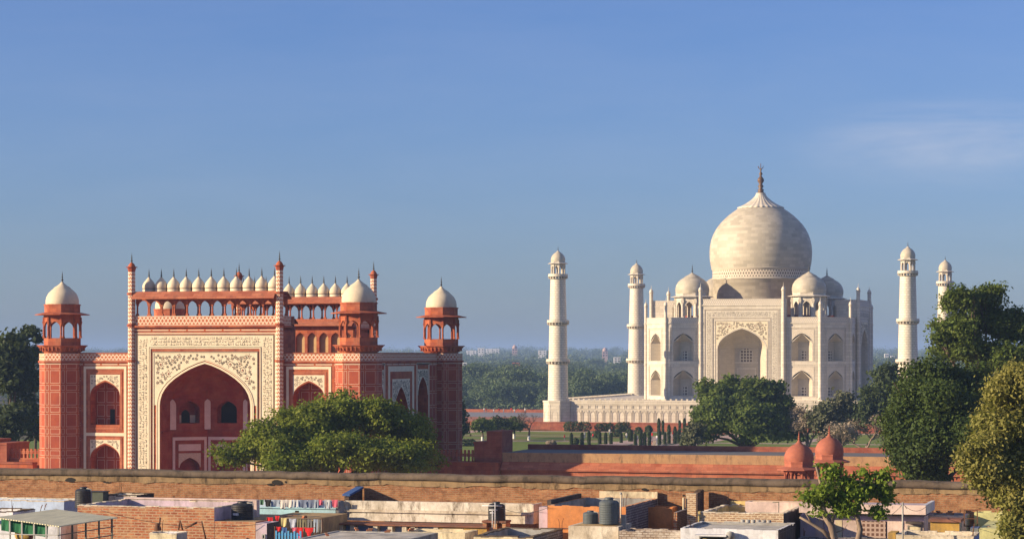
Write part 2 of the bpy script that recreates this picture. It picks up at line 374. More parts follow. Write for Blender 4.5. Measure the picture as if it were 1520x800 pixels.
for x0, x1, y0, y1 in ((-60, -14, -101, -97), (-58, -20, -82, -79), (-60, -14, -122, -118)):
    sheet('flower_bed', [x0, x1], [y0, y1], lambda x, y: .03, M['flower_earth'], kind='structure')
wb = MB(); wb.box(-4.2, 4.2, -360, -60, 0, .1); wb.build('pool_kerb', M['paving'], kind='structure')
wb = MB(); wb.box(-3.6, 3.6, -359, -61, .1, .13); wb.build('pool_water', M['water'], kind='structure')

M['court'] = sandstone('forecourt_paving', (.40, .27, .18), (.33, .21, .14), 1.5, 1.5)
sheet('forecourt', [-120, 165], [-527, -392], lambda x, y: .006, M['court'], kind='structure')
# riverfront terrace
tb = MB(); tb.box(-155, 155, -51, 62, 0, 1.95)
tb.build('riverfront_terrace', M['paving_red'], kind='structure')
sheet('terrace_surface_and_shadow', [-154, -49], [5, 60], lambda x, y: 1.96, M['paving_shade'], kind='structure')  # sheet coloured as the shadow of the unbuilt mosque

def wall_thing(name, label, cat, x0, x1, y0, y1, z0, z1, mat, cap=None, group=None):
    t = thing(name, label, cat, ((x0 + x1) / 2, y0, z0), group=group)
    m = MB(); lx, ly = (x1 - x0) / 2, (y1 - y0); m.box(-lx, lx, 0, ly, 0, z1 - z0); m.build('wall', mat, t)
    if cap:
        m = MB(); m.box(-lx, lx, -.12, ly + .12, z1 - z0 + .002, z1 - z0 + .25); m.build('coping', cap, t)
    return t
wall_thing('terrace_wall', 'long low red sandstone wall below the marble plinth, facing the lawns', 'wall', -155, 155, -51.5, -51.003, 0, 2.05, M['red_dark'], M['red_dark'])
wall_thing('river_parapet', 'dark red parapet wall along the far river edge of the terrace', 'wall', -155, 155, 60, 60.6, 1.95, 2.9, M['red_dark'])
t = thing('iron_railing', 'thin dark railing along the lawn in front of the red terrace, left of the plinth', 'railing', (-80, -53, 0))
m = MB()
for i in range(110): m.box(-30 + i * .55, -29.94 + i * .55, -.03, .03, 0, 1.0)
m.box(-30, 30.5, -.035, .035, 1.0, 1.06); m.box(-30, 30.5, -.035, .035, .3, .34); m.build('bar_panel', M['metal_dark'], t)

# ================================================================== shared pieces
def spire(h, r=.2):                       # metal finial profile: stacked balls on a spike
    return [(r * .9, 0), (r * .55, h * .07), (r * .3, h * .12), (r * 1.0, h * .20), (r * .35, h * .30), (r * .3, h * .36), (r * .75, h * .43), (r * .28, h * .52), (r * .24, h * .58), (r * .5, h * .64), (r * .18, h * .72), (r * .15, h * .85), (0, h)]
def kiosk(parent, loc, R, hb, hc, ra, eave_R, eave_z, drumR, dz0, dz1, dome, lotus, fin, mats, open_w=.7, n=8, corbel=None, name='kiosk', thick=.28):
    """domed kiosk built from z=0; mats: body, dome, finial, eave"""
    body, dm, fm, em = mats; rot = PI / n
    b = MB(); b.prism(0, 0, R, 0, R, hb, n)
    if corbel:
        r1, z0, z1 = corbel; b.prism(0, 0, R * 1.06, z0, r1 * .97, z1 - .12, n, top=False); b.prism(0, 0, r1, z1 - .12, r1, z1, n, bot=True)
        for i in range(n * 4):
            a = 2 * PI * i / (n * 4); f = Frame(0, 0, math.degrees(a)); rr = r1 * math.cos(PI / n) * .96
            b.fbox(f, -.07, .07, R * .97, rr, z0 + .12, z1 - .121)
    o = b.build(name, body, parent, loc)
    ap = R * math.cos(PI / n); sw = 2 * R * math.sin(PI / n)
    a = MB()
    for i in range(n):
        f = Frame(0, 0, 360 / n * i)
        hw = sw * open_w / 2; a.arch_wall(f, -sw / 2, sw / 2, hb, hb + ra, 0, hw, hb, hb + hc * .62, hb + hc, ap - .03, thick, sill=False)
        g = Frame(f.o[0], f.o[1], 360 / n * i + 180); a.arch_wall(g, -sw / 2 * .9, sw / 2 * .9, hb, hb + ra, 0, hw, hb, hb + hc * .62, hb + hc, -(ap - .03 - thick), .02, sill=False)
    a.build('arcade', body, o)
    c0 = None
    for i in range(n):
        t = rot + 2 * PI * i / n - PI / 2
        if c0 is None:
            c = MB(); w = R * (.075 if thick > .2 else .052); c.prism(0, 0, w * 1.5, 0, w * 1.3, .25, 4, top=True); c.prism(0, 0, w, .25, w * .9, ra * .62, 8); c.prism(0, 0, w * 1.0, ra * .62, w * 1.9, ra * .8, 4); c.prism(0, 0, w * 1.2, ra * .8, w * 1.2, ra, 4)
            c0 = c.build('column', body, o)
        else: c0 = dup(c0, o)
        c0.location = (R * math.cos(t), R * math.sin(t), hb + .002)
    e = MB(); zz = hb + ra
    e.prism(0, 0, eave_R, eave_z, drumR * 1.02, dz0, n, top=False); e.prism(0, 0, R * .9, eave_z + .13, eave_R, eave_z - .09, n, top=False); e.prism(0, 0, eave_R, eave_z - .09, eave_R, eave_z, n, top=False)
    e.prism(0, 0, R * 1.01, zz, R * 1.01, eave_z + .1, n, top=False)
    e.build('eave', em, o)
    d = MB(); d.prism(0, 0, drumR, dz0 - .15, drumR, dz1, n); d.prism(0, 0, drumR * 1.04, dz1 - .18, drumR * 1.04, dz1 - .03, n, top=True, bot=True); d.build('drum', em, o)
    d = MB(); d.lathe(0, 0, dome, 32); dm_o = d.build('dome', dm, o)
    if lotus: d = MB(); d.lathe(0, 0, lotus, 32, flute=.07, nf=16); d.build('lotus_cap', dm, o)
    d = MB(); zt = (lotus or dome)[-1][1]; d.lathe(0, 0, [(r, z + zt - .05) for r, z in spire(fin, max(.17, fin * .115))], 10); d.build('finial', fm, o)
    return o
def onion(r, z0, z1, bulge=1.05, neck=.12, base=.97):
    P = [(base, 0), (1.0 * bulge ** .5, .06), (bulge, .15), (bulge * .99, .25), (bulge * .93, .37), (bulge * .81, .50), (bulge * .64, .62), (bulge * .46, .73), (bulge * .30, .83), (.17, .92), (neck, 1)]
    return [(r * a, z0 + (z1 - z0) * b) for a, b in P]
def glyphs(mb, fr, u0, u1, z0, z1, d, along='u', w=.07, rnd=None):
    """flowing pen strokes along a band, as dense and dark as the inlaid script"""
    rnd = rnd or random.Random(3); ln = (u1 - u0) if along == 'u' else (z1 - z0); h = (z1 - z0) if along == 'u' else (u1 - u0)
    def P(s, t): return (u0 + s, z0 + t * h) if along == 'u' else (u0 + (1 - t) * h, z0 + s)
    s = .1
    while s < ln - h * .2:
        for row in (.03, .35, .67):
            k = rnd.random(); q = s + rnd.uniform(-.05, .05) * h
            if k < .5: mb.ribbon(fr, [P(q, row + .03), P(q + .02 * h, row + .29)], w * rnd.uniform(.7, 1.4), d)
            if k > .3:
                r = rnd.uniform(.07, .12); c = row + rnd.uniform(.08, .18); a0 = rnd.uniform(2.6, 3.6); a1 = a0 + rnd.uniform(2.4, 3.6)
                mb.ribbon(fr, [P(q + (r + r * math.cos(a0 + (a1 - a0) * i / 6)) * h, max(.03, min(.97, c + r * .6 * math.sin(a0 + (a1 - a0) * i / 6)))) for i in range(7)], w * rnd.uniform(.6, 1.2), d)
            if k > .7: mb.ribbon(fr, [P(q, row + .25), P(q + .06 * h, row + .28)], w, d)
        s += h * rnd.uniform(.13, .22)
def scrolls(mb, fr, inside, u0, u1, z0, z1, d, rs, w, rnd, flower=None, tries=900):
    """spiral vines with leaves and flowers packed into a field"""
    done = []
    for _ in range(tries):
        u, z = rnd.uniform(u0, u1), rnd.uniform(z0, z1); r = rnd.choice(rs)
        if not all(inside(u + r * math.cos(a), z + r * math.sin(a)) for a in (0, .8, 1.6, 2.4, 3.1, 3.9, 4.7, 5.5)): continue
        if any(math.hypot(u - a, z - b) < (r + c) * .93 for a, b, c in done): continue
        done.append((u, z, r)); a0 = rnd.uniform(0, 6.28); sg = 1 if u > (u0 + u1) / 2 else -1; turns = 1.45 * 2 * PI
        P = lambda k: (u + r * (1 - .8 * k) * math.cos(a0 + sg * turns * k), z + r * (1 - .8 * k) * math.sin(a0 + sg * turns * k))
        mb.ribbon(fr, [P(i / 16) for i in range(17)], w, d)
        for i in range(5):
            a = a0 + i * 1.3; x, y = u + r * .95 * math.cos(a), z + r * .95 * math.sin(a); b = a + 1.0
            mb.ribbon(fr, [(x, y), (x + r * .3 * math.cos(b), y + r * .3 * math.sin(b))], w * 1.6, d)
        if flower is not None and r > min(rs) * 1.01:
            for i in range(5): flower.ribbon(fr, [(u, z), (u + r * .26 * math.cos(i * 1.257), z + r * .26 * math.sin(i * 1.257))], r * .2, d + .004)

# ================================================================== the red sandstone gatehouse
GY = -375.0
gate = thing('gatehouse', 'red sandstone gatehouse with white inlay, a tall pointed portal and rows of small domes', 'gatehouse', (0, GY, 0))
S = Frame(0, 0, 0)                         # d runs south from the centre line
DW, DP = 17.1, 17.6                        # wing wall and portal planes
b = MB()
for q in ((-18.5, -6.5, -15.1, 15.1), (6.5, 18.5, -15.1, 15.1), (-6.499, 6.499, -8.8, 8.8)): b.box(*q, 0, 19.4)
b.build('main_block', M['red'], gate)
b = MB(); b.box(-19.5, 19.5, -DW + .5, DW - .5, 19.401, 19.5); b.build('roof', M['red_dark'], gate)

def wing_bay(fr, uc, d, par, half=3.35):
    """two stacked arched niches in a white frame"""
    rnd = random.Random(int(uc * 10) + 5)
    for z0, z1, zb, zs, za, zt, zf in ((10.1, 19.4, 11.35, 15.1, 16.8, 17.7, 18.1), (0, 10.099, 3.2, 7.2, 8.85, 9.5, 9.75)):
        f = MB(); f.arch_wall(fr, uc - half, uc + half, z0, z1, uc, 2.0, zb, zs, za, d, 1.6); f.build('niche_wall', M['red'], par)
        n = MB(); n.arch_fill(fr, uc, 1.99, zb + .01, zs, za - .01, d - 1.6); n.build('niche_back', M['panel_niche'], par)
        r = MB(); r.rect_frame(fr, uc - 2.35, uc + 2.35, zb - .6, zf, .26, d - .02, d + .05, bottom=zb > 5); r.build('red_moulding', M['red_orange'], par)
        s = MB(); s.spandrel(fr, uc - 2.07, uc + 2.07, zt, uc, 2.05, zs, za + .2, d + .02); so_ = s.build('spandrel', M['cream'], par)
        A = arch(uc, 2.12, zs, za + .28)
        def ins(u, z):
            if abs(u - uc) > 1.95 or z > zt - .06: return False
            for (a, bb), (c, e) in zip(A, A[1:]):
                if a <= u <= c: return z > bb + (e - bb) * (u - a) / max(1e-6, c - a)
            return False
        ik = MB(); scrolls(ik, fr, ins, uc - 2, uc + 2, zs, zt, d + .03, (.3, .22, .16, .11), .045, rnd, tries=500); ik.build('inlay', M['ink_soft'], so_)
    cr_ = MB(); cr_.rect_frame(fr, uc - 2.95, uc + 2.95, 3.0, 18.75, .33, d - .02, d + .06); cr_.fbox(fr, uc - 2.62, uc + 2.62, d - .02, d + .058, 9.95, 10.35)
    cr_.build('white_frame', M['cream'], par)
    dk = MB(); dk.fbox(fr, uc - .05, uc + .62, d - 1.62, d - 1.57, 11.37, 13.3); dk.build('doorway', M['dark'], par)
for fr, us in ((S, (-13.85, 13.6)), (Frame(0, 0, 180), (-13.6, 13.85))):
    for uc in us: wing_bay(fr, uc, DW, gate)
# filling strips beside the niche bays, parapet bands all round
def band_run(fr, u0, u1, d, par, z0=19.45, z1=20.35):
    b = MB(); b.fbox(fr, u0, u1, d - .6, d + .02, z0, z1); b.build('parapet', M['merlon'], par)
    b = MB(); b.fbox(fr, u0, u1, d - .3, d + .16, 19.18, 19.449); b.fbox(fr, u0, u1, d - .6, d + .1, z1 + .001, z1 + .12); b.build('cornice', M['red'], par)
    b = MB(); b.fbox(fr, u0, u1, d - .05, d + .05, 18.92, 19.06); b.build('inlay_line', M['dash'], par)
for a in (0, 180):
    fr = Frame(0, 0, a); sgn = 1 if a == 0 else -1
    for u0, u1 in ((-19.5, -17.2 if a == 0 else -16.95), (-10.5, -9.6), (9.6, 10.25), (16.95 if a == 0 else 17.2, 19.5)): b = MB(); b.fbox(fr, u0, u1, DW - 2.0, DW, 0, 19.4); b.build('facade_strip', M['panel_wall'], gate)
    for u0, u1 in ((-18.6, -9.7), (9.7, 18.6)): band_run(fr, u0, u1, DW, gate)

# ---- the great portal
portal = MB(); PD = DP
HW, ZS, ZA = 6.1, 13.9, 19.1
portal.arch_wall(S, -9.55, 9.55, 0, 23.75, 0, HW, 0, ZS, ZA, PD, .5, sill=False)
portal.fbox(S, -9.55, -9.0, PD - 6.5, PD - .001, 0, 23.75); portal.fbox(S, 9.0, 9.55, PD - 6.5, PD - .001, 0, 23.75)
portal.fbox(S, -9.55, 9.55, PD - 6.0, PD - .5, 23.2, 23.75)
portal = portal.build('portal', M['red'], gate)
b = MB()                                    # calligraphy band: cream, with fine borders
for u0, u1, z0, z1 in ((-9.15, -7.55, 0, 22.6), (7.55, 9.15, 0, 22.6), (-7.55, 7.55, 21.15, 22.6)): b.fbox(S, u0, u1, PD - .02, PD + .05, z0, z1)
band = b.build('calligraphy_band', M['cream'], portal)
b = MB(); rr = random.Random(11)
glyphs(b, S, -9.0, -7.75, .5, 22.4, PD + .056, 'z', .06, rr); glyphs(b, S, 7.75, 9.0, .5, 22.4, PD + .056, 'z', .06, rr); glyphs(b, S, -7.4, 7.4, 21.3, 22.45, PD + .056, 'u', .06, rr)
b.build('script', M['ink'], portal)
b = MB(); b.rect_frame(S, -9.22, 9.22, 0, 22.72, .09, PD - .02, PD + .09, bottom=False); b.rect_frame(S, -7.56, 7.56, 0, 21.18, .09, PD - .02, PD + .09, bottom=False); b.rect_frame(S, -7.12, 7.12, 0, 20.62, .09, PD - .02, PD + .08, bottom=False)
b.build('ink_border', M['ink_soft'], portal)
b = MB(); b.rect_frame(S, -7.46, 7.46, 0, 21.08, .12, PD - .02, PD + .085, bottom=False); b.rect_frame(S, -9.45, 9.45, 0, 22.95, .12, PD - .02, PD + .04, bottom=False)
b.rect_frame(S, -7.0, 7.0, 0, 20.5, .1, PD - .02, PD + .085, bottom=False); b.build('white_border', M['cream'], portal)
b = MB(); b.spandrel(S, -6.88, 6.88, 20.38, 0, HW + .46, ZS, ZA + .5, PD + .03); b.build('spandrel', M['cream'], portal)
b = MB(); b.arch_band(S, 0, HW, 0, ZS, ZA, .27, PD - .02, PD + .07); b.arch_band(S, 0, HW + .33, 0, ZS, ZA + .36, .13, PD - .02, PD + .1); b.build('arch_trim', M['cream'], portal)
A_ = arch(0, HW + .62, ZS, ZA + .68)
def in_sp(u, z):
    if abs(u) > 6.75 or z > 20.3: return False
    if abs(u) > HW + .62: return z > ZS - .2
    for (a, bb), (c, e) in zip(A_, A_[1:]):
        if a <= u <= c: return z > bb + (e - bb) * (u - a) / max(1e-6, c - a)
    return False
b, fl = MB(), MB()
scrolls(b, S, in_sp, -6.8, 6.8, ZS - .2, 20.35, PD + .04, (.78, .6, .42, .3, .2, .14), .06, random.Random(5), fl, 2600)
b.build('inlay', M['ink'], portal); fl.build('inlay_flower', M['ink_red'], portal)
b = MB(); b.fbox(S, -9.7, 9.7, PD - .3, PD + .06, 23.2, 23.34); b.build('inlay_line', M['dash'], portal)
b = MB(); b.fbox(S, -9.8, 9.8, PD - 5.0, PD + .35, 23.62, 23.88); b.build('cornice', M['red'], portal)
b = MB(); b.fbox(S, -9.55, 9.55, PD - 5.0, PD + .02, 23.881, 25.05); b.build('parapet', M['merlon_hi'], portal)
# iwan interior: five-sided recess under a half dome
plan = [(-6.1, .5), (-6.1, 3.6), (-2.65, 7.0), (2.65, 7.0), (6.1, 3.6), (6.1, .5)]
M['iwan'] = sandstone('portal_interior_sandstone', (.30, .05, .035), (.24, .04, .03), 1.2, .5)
for i, (p, q) in enumerate(zip(plan, plan[1:])):
    (xa, da), (xb, db) = p, q; ln = math.hypot(xb - xa, db - da); fr = Frame((xa + xb) / 2, -(PD - (da + db) / 2), math.degrees(math.atan2(db - da, xb - xa)))
    w = MB(); h = ln / 2
    if ln < 4:
        w.fquad(fr, -h, h, 0, 14.6, 0)
    else:
        w.arch_wall(fr, -h, h, 10.4, 14.6, 0, 1.38, 11.5, 13.2, 14.35, 0, 1.5)
        w.arch_wall(fr, -h, h, 0, 10.4, 0, 1.35, 0, 5.9, 7.1, 0, 1.2, sill=False)
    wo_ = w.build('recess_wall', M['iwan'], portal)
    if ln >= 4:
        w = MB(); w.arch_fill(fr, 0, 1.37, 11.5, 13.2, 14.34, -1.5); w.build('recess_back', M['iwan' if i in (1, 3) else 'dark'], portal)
        w = MB(); w.arch_fill(fr, 0, 1.34, 0, 5.9, 7.1, -1.2); w.build('recess_back', M['iwan'], portal)
        if i in (1, 3):
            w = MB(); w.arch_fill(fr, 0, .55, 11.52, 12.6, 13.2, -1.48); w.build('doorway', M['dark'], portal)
            w = MB(); w.fbox(fr, -1.3, -.6, -1.49, -1.4, 11.52, 12.5); w.fbox(fr, .6, 1.3, -1.49, -1.4, 11.52, 12.5); w.build('lattice_screen', M['cream'], portal)
        w = MB()
        w.fbox(fr, -h + .12, h - .12, -.02, .05, 9.35, 9.75); w.fbox(fr, -h + .12, -h + .45, -.02, .05, 0, 9.35); w.fbox(fr, h - .45, h - .12, -.02, .05, 0, 9.35); w.fbox(fr, -1.5, 1.5, -.02, .045, 8.0, 8.85)
        w.build('white_panel', plain('grey_white_marble_%d' % i, (.74, .64, .58), (.62, .52, .47), 1.5) if i == 1 else bpy.data.materials['grey_white_marble_1'], portal)
        w = MB(); w.spandrel(fr, -1.5, 1.5, 7.7, 0, 1.37, 5.9, 7.12, .02); w.build('spandrel', M['inlay_marble'], portal)
    w = MB(); w.fbox(fr, -h, h, -.02, .16, 10.25, 10.55); w.build('ledge', M['iwan'], portal)
for (x, d) in ((-6.0, 3.5), (-2.62, 6.95), (2.62, 6.95), (6.0, 3.5)):
    f = Frame(x, -(PD - d), {-6.0: 60, -2.62: 22, 2.62: -22, 6.0: -60}[x]); w = MB(); w.arch_fill(f, 0, .5, 10.75, 13.7, 14.5, .1); w.arch_fill(f, 0, .56, 10.7, 13.7, 14.56, .09)
    w.build('white_panel', bpy.data.materials['grey_white_marble_1'], portal)
w = MB(); NP = 19; A_ = arch(0, HW, ZS, ZA)
def polypt(t):
    L_ = [math.hypot(q[0] - p[0], q[1] - p[1]) for p, q in zip(plan, plan[1:])]; s = t * sum(L_)
    for (p, q), l in zip(zip(plan, plan[1:]), L_):
        if s <= l + 1e-9: return (p[0] + (q[0] - p[0]) * s / l, p[1] + (q[1] - p[1]) * s / l)
        s -= l
    return plan[-1]
def loft(i, k):
    t = i / (len(A_) - 1); px, pd = polypt(t); ax, az = A_[i]; az = max(az, 14.6); c = (px * .75 + ax * .25, pd * .85, 14.6 + (az - 14.6) * .9)
    q = [(1 - k) ** 2 * a + 2 * k * (1 - k) * cc + k * k * e for a, cc, e in zip((px, pd, 14.6), c, (ax, .5, az))]
    return (q[0], -(PD - q[1]), q[2])
for i in range(len(A_) - 1):
    for k in range(6): w.face([loft(i, k / 6), loft(i + 1, k / 6), loft(i + 1, (k + 1) / 6), loft(i, (k + 1) / 6)], sm=False)
w.build('half_dome', M['iwan'], portal)

# ---- arcade and cupolas on top of the portal
NB = 11; BW = 18.7 / NB
def top_arcade(par):
    made = []; b = MB()
    for (d, s) in ((PD - .25, 1), (PD - 3.6, 1)):
        for i in range(NB):
            uc = -9.35 + (i + .5) * BW
            b.arch_wall(S, uc - BW / 2, uc + BW / 2, 26.3, 27.5, uc, BW / 2 - .13, 26.3, 26.35, 27.05, d, .3, sill=False)
            b.fquad(S, uc - BW / 2, uc + BW / 2, 26.98, 27.5, d - .3)
    b.fbox(S, -9.35, 9.35, PD - 4, PD + .0, 27.5, 27.75)
    made.append(b.build('portal_arcade', M['red'], par))
    c0 = None
    for d in (PD - .4, PD - 3.75):
        for i in range(NB + 1):
            if c0 is None:
                c = MB(); c.prism(0, 0, .26, 0, .2, .3, 4); c.prism(0, 0, .12, .3, .10, 1.25, 8); c.prism(0, 0, .11, 1.25, .26, 1.75, 4); c.prism(0, 0, .22, 1.75, .22, 2.2, 4)
                c0 = c.build('column', M['red'], par)
            else: c0 = dup(c0, par)
            c0.location = (-9.35 + i * BW, -d, 25.05); made.append(c0)
    b = MB(); P = lambda u, d, z: S.p(u, z, d)
    for dd, sg in ((PD + .1, 1), (PD - 4.1, -1)):
        o_, i_ = dd + sg * .95, dd - sg * .1
        q = [P(-9.6, o_, 27.3), P(9.6, o_, 27.3), P(9.45, i_, 28.12), P(-9.45, i_, 28.12)]; b.face(q)
        b.face([(x, y, z - .14) for x, y, z in q][::-1]); b.face([P(-9.6, o_, 27.16), P(9.6, o_, 27.16), P(9.6, o_, 27.3), P(-9.6, o_, 27.3)])
    b.fbox(S, -9.5, 9.5, PD - 4.0, PD, 27.9, 28.12); made.append(b.build('portal_eave', M['red_orange'], par))
    c0 = None
    for i in range(NB):
        if c0 is None:
            c = MB(); c.lathe(0, 0, [(.80, 0), (.80, .34), (.77, .36)] + onion(.80, .38, 1.95, 1.04, .1), 24); c0 = c.build('cupola', M['cream_dome'], par)
            c = MB(); c.lathe(0, 0, [(.815, .36), (.815, .47), (.79, .47)], 24); c.build('dark_ring', M['ink_soft'], c0)
            c = MB(); c.lathe(0, 0, [(r, z + 1.86) for r, z in spire(1.15, .16)], 8); c.build('finial', M['metal_dark'], c0)
        else: c0 = dup(c0, par)
        c0.location = (-9.35 + (i + .5) * BW, -(PD - 2.0), 28.12); made.append(c0)
    return made
TOP = top_arcade(gate)
def pinnacle(par, x, y):
    b = MB(); b.prism(0, 0, .52, 0, .44, 30.6, 8); o = b.build('pinnacle', M['chevron'], par, (x, y, 0))
    b = MB(); b.prism(0, 0, .42, 30.6, .55, 31.15, 8, top=False); b.prism(0, 0, .72, 31.15, .72, 31.25, 8, bot=True); b.lathe(0, 0, [(.46, 31.25), (.44, 31.4), (.3, 31.62), (.12, 31.78), (.08, 31.85)], 12)
    b.build('cap', M['red'], o)
    for z in (19.3, 23.75, 27.7): b = MB(); b.prism(0, 0, .6, z, .6, z + .3, 8, bot=True); b.build('ring', M['red'], o)
    b = MB(); b.lathe(0, 0, [(r, z + 31.75) for r, z in spire(1.35, .16)], 8); b.build('finial', M['metal_dark'], o)
    return o
p0 = pinnacle(gate, -9.95, -DP); TOP += [p0, dup(p0, gate, (9.95, -DP, 0)), portal]
for o in TOP: dup(o, gate, (-o.location.x, -o.location.y, o.location.z), PI)
# inner faces of both portals above the roof: blind arches under a chajja
for a in (0, 180):
    fr = Frame(0, 0, a + 180); d0 = -(DP - 6.1) ; b = MB(); y = MB()
    for i in range(NB):
        uc = -9.35 + (i + .5) * BW
        b.arch_wall(fr, uc - BW / 2, uc + BW / 2, 19.5, 24.0, uc, BW / 2 - .2, 20.0, 22.4, 23.2, d0 + .5, .45)
        y.arch_fill(fr, uc, BW / 2 - .21, 20.0, 22.4, 23.19, d0 + .06)
    b.build('blind_arcade', M['red'], gate); y.build('arch_panel', M['yellow_stone'], gate)
    e = MB(); q = [fr.p(-9.5, 24.2, d0 + 1.5), fr.p(9.5, 24.2, d0 + 1.5), fr.p(9.5, 24.75, d0 + .4), fr.p(-9.5, 24.75, d0 + .4)]
    e.face(q); e.face([(x, yy, z - .12) for x, yy, z in q][::-1]); e.fquad(fr, -9.5, 9.5, 24.08, 24.2, d0 + 1.5); e.fbox(fr, -9.4, 9.4, d0 - .3, d0 + .42, 24.0, 25.05); e.build('chajja', M['red_orange'], gate)

# ---- east and west sides
for a in (90, -90):
    fr = Frame(0, 0, a); d = 20.25
    for uc, hw, half, z0, z1, zb, zs, za in ((-1.2, 3.3, 6.3, 0, 19.4, 0, 11.0, 16.0), (-10.1, 1.75, 2.6, 10.1, 19.4, 11.2, 14.9, 17.2), (-10.1, 1.75, 2.6, 0, 10.1, 2, 6.6, 8.7), (7.8, 1.95, 2.7, 10.1, 19.4, 11.2, 14.9, 17.2), (7.8, 1.95, 2.7, 0, 10.1, 2, 6.6, 8.7)):
        b = MB(); b.arch_wall(fr, uc - half, uc + half, z0, z1, uc, hw, zb, zs, za, d, 1.5); b.build('side_wall', M['red'], gate)
        b = MB(); b.arch_fill(fr, uc, hw - .01, zb, zs, za - .01, d - 1.5); b.build('niche_back', M['panel_niche'], gate)
        zt = za + 1.1 if zb < 10 and hw < 3 else min(18.7, za + 1.1)
        b = MB(); b.spandrel(fr, uc - hw - .25, uc + hw + .25, zt, uc, hw + .08, zs, za + .1, d + .03); so_ = b.build('spandrel', M['cream'], gate)
        A = arch(uc, hw + .14, zs, za + .2)
        def ins(u, z):
            if abs(u - uc) > hw + .15 or z > zt - .06: return False
            for (p, q), (r, t) in zip(A, A[1:]):
                if p <= u <= r: return z > q + (t - q) * (u - p) / max(1e-6, r - p)
            return False
        b = MB(); scrolls(b, fr, ins, uc - hw - .2, uc + hw + .2, zs, zt, d + .04, (.4, .3, .2, .13) if hw > 3 else (.26, .18, .12), .06, random.Random(6), tries=900); b.build('inlay', M['ink'], so_)
        b = MB()
        if half > 3: b.rect_frame(fr, uc - 5.2, uc + 5.2, 0, 18.75, .7, d - .02, d + .06, bottom=False)
        else: b.rect_frame(fr, uc - hw - .75, uc + hw + .75, zb - .6, zt + .9, .3, d - .02, d + .05)
        b.build('white_frame', M['cream'], gate)
    for u0, u1 in ((-15.4, -12.7), (10.5, 15.4)): b = MB(); b.fbox(fr, u0, u1, d - 1, d - .002, 0, 19.4); b.build('facade_strip', M['panel_wall'], gate)
    band_run(fr, -15.2, 15.2, d, gate)

# ---- corner towers with kiosks
TR = 2.65 / math.cos(PI / 8)
def corner_tower():
    b = MB(); b.prism(0, 0, TR, 0, TR, 18.95, 8); o = b.build('corner_tower', M['panel_tower'], gate)
    b = MB(); b.prism(0, 0, TR * 1.01, 19.45, TR * 1.01, 20.36, 8); b.build('parapet', M['merlon'], o)
    b = MB(); b.prism(0, 0, TR * 1.06, 19.18, TR * 1.06, 19.449, 8, bot=True); b.prism(0, 0, TR * 1.0, 18.95, TR * 1.0, 19.18, 8); b.build('cornice', M['red'], o)
    b = MB(); b.prism(0, 0, TR * 1.02, 18.99, TR * 1.02, 19.1, 8, bot=True); b.build('inlay_line', M['dash'], o)
    return o
ct = corner_tower()
kk = kiosk(gate, (0, 0, 20.37), 2.32, 1.95, 2.1, 2.65, 3.45, 4.95, 2.25, 5.2, 6.25,
           [(r, z) for r, z in ((2.06, 6.1), (2.1, 6.3), (2.1, 6.7), (2.0, 7.15), (1.75, 7.65), (1.35, 8.05), (1.0, 8.3))],
           [(1.12, 8.2), (.95, 8.4), (.6, 8.62), (.3, 8.88), (.12, 9.1)], 1.5, (M['red'], M['cream_dome'], M['metal_dark'], M['red']), corbel=(3.2, .2, 1.05), name='corner_kiosk', open_w=.84, thick=.16)
TP = [(-20, -16.7), (20, -16.7), (20, 16.7), (-20, 16.7)]
for i, (x, y) in enumerate(TP):
    if i: ct = dup(ct, gate); kk = dup(kk, gate)
    ct.location = (x, y, 0); kk.location = (x, y, 20.37)

# ================================================================== the marble mausoleum on its plinth
PZ = 7.65
PH = 47.7                                   # plinth half side
plinth = thing('marble_plinth', 'broad white marble plinth with carved panels that carries the mausoleum', 'plinth', (0, 0, 1.955))
b = MB(); b.box(-PH, PH, -PH, PH, 1.955, PZ); b.build('core', M['marble'], plinth, (0, 0, -1.955))
b = MB(); b.box(-PH - .15, PH + .15, -PH - .15, PH + .15, PZ + .002, PZ + .12); b.build('deck', M['marble'], plinth, (0, 0, -1.955))
for a in (0, 90, 180, 270):
    fr = Frame(0, 0, a); b = MB(); d = PH + .05
    n = 44; w = (2 * PH - 8) / n
    for i in range(n):
        uc = -PH + 4 + (i + .5) * w
        b.arch_band(fr, uc, w * .3, 2.3, 4.2, 5.1, .14, d - .06, d + .06)
        b.rect_frame(fr, uc - w * .46, uc + w * .46, 2.2, 5.45, .1, d - .06, d + .08); b.rect_frame(fr, uc - w * .42, uc + w * .42, 5.75, 6.75, .1, d - .06, d + .07)
    b.fbox(fr, -PH, PH, d - .06, d + .14, 6.95, 7.25); b.fbox(fr, -PH, PH, d - .06, d + .12, 1.96, 2.15)
    b.build('panel_relief', M['marble'], plinth, (0, 0, -1.955))
    b = MB(); b.fbox(fr, -PH + 4, PH - 4, PH - .25, PH - .1, PZ + .121, PZ + .42)
    for i in range(60):
        u = -PH + 4.2 + i * (2 * PH - 8.4) / 59; b.fbox(fr, u - .24, u + .24, PH - .3, PH - .05, PZ + .421, PZ + .8)
    b.build('balustrade', M['marble'], plinth, (0, 0, -1.955))

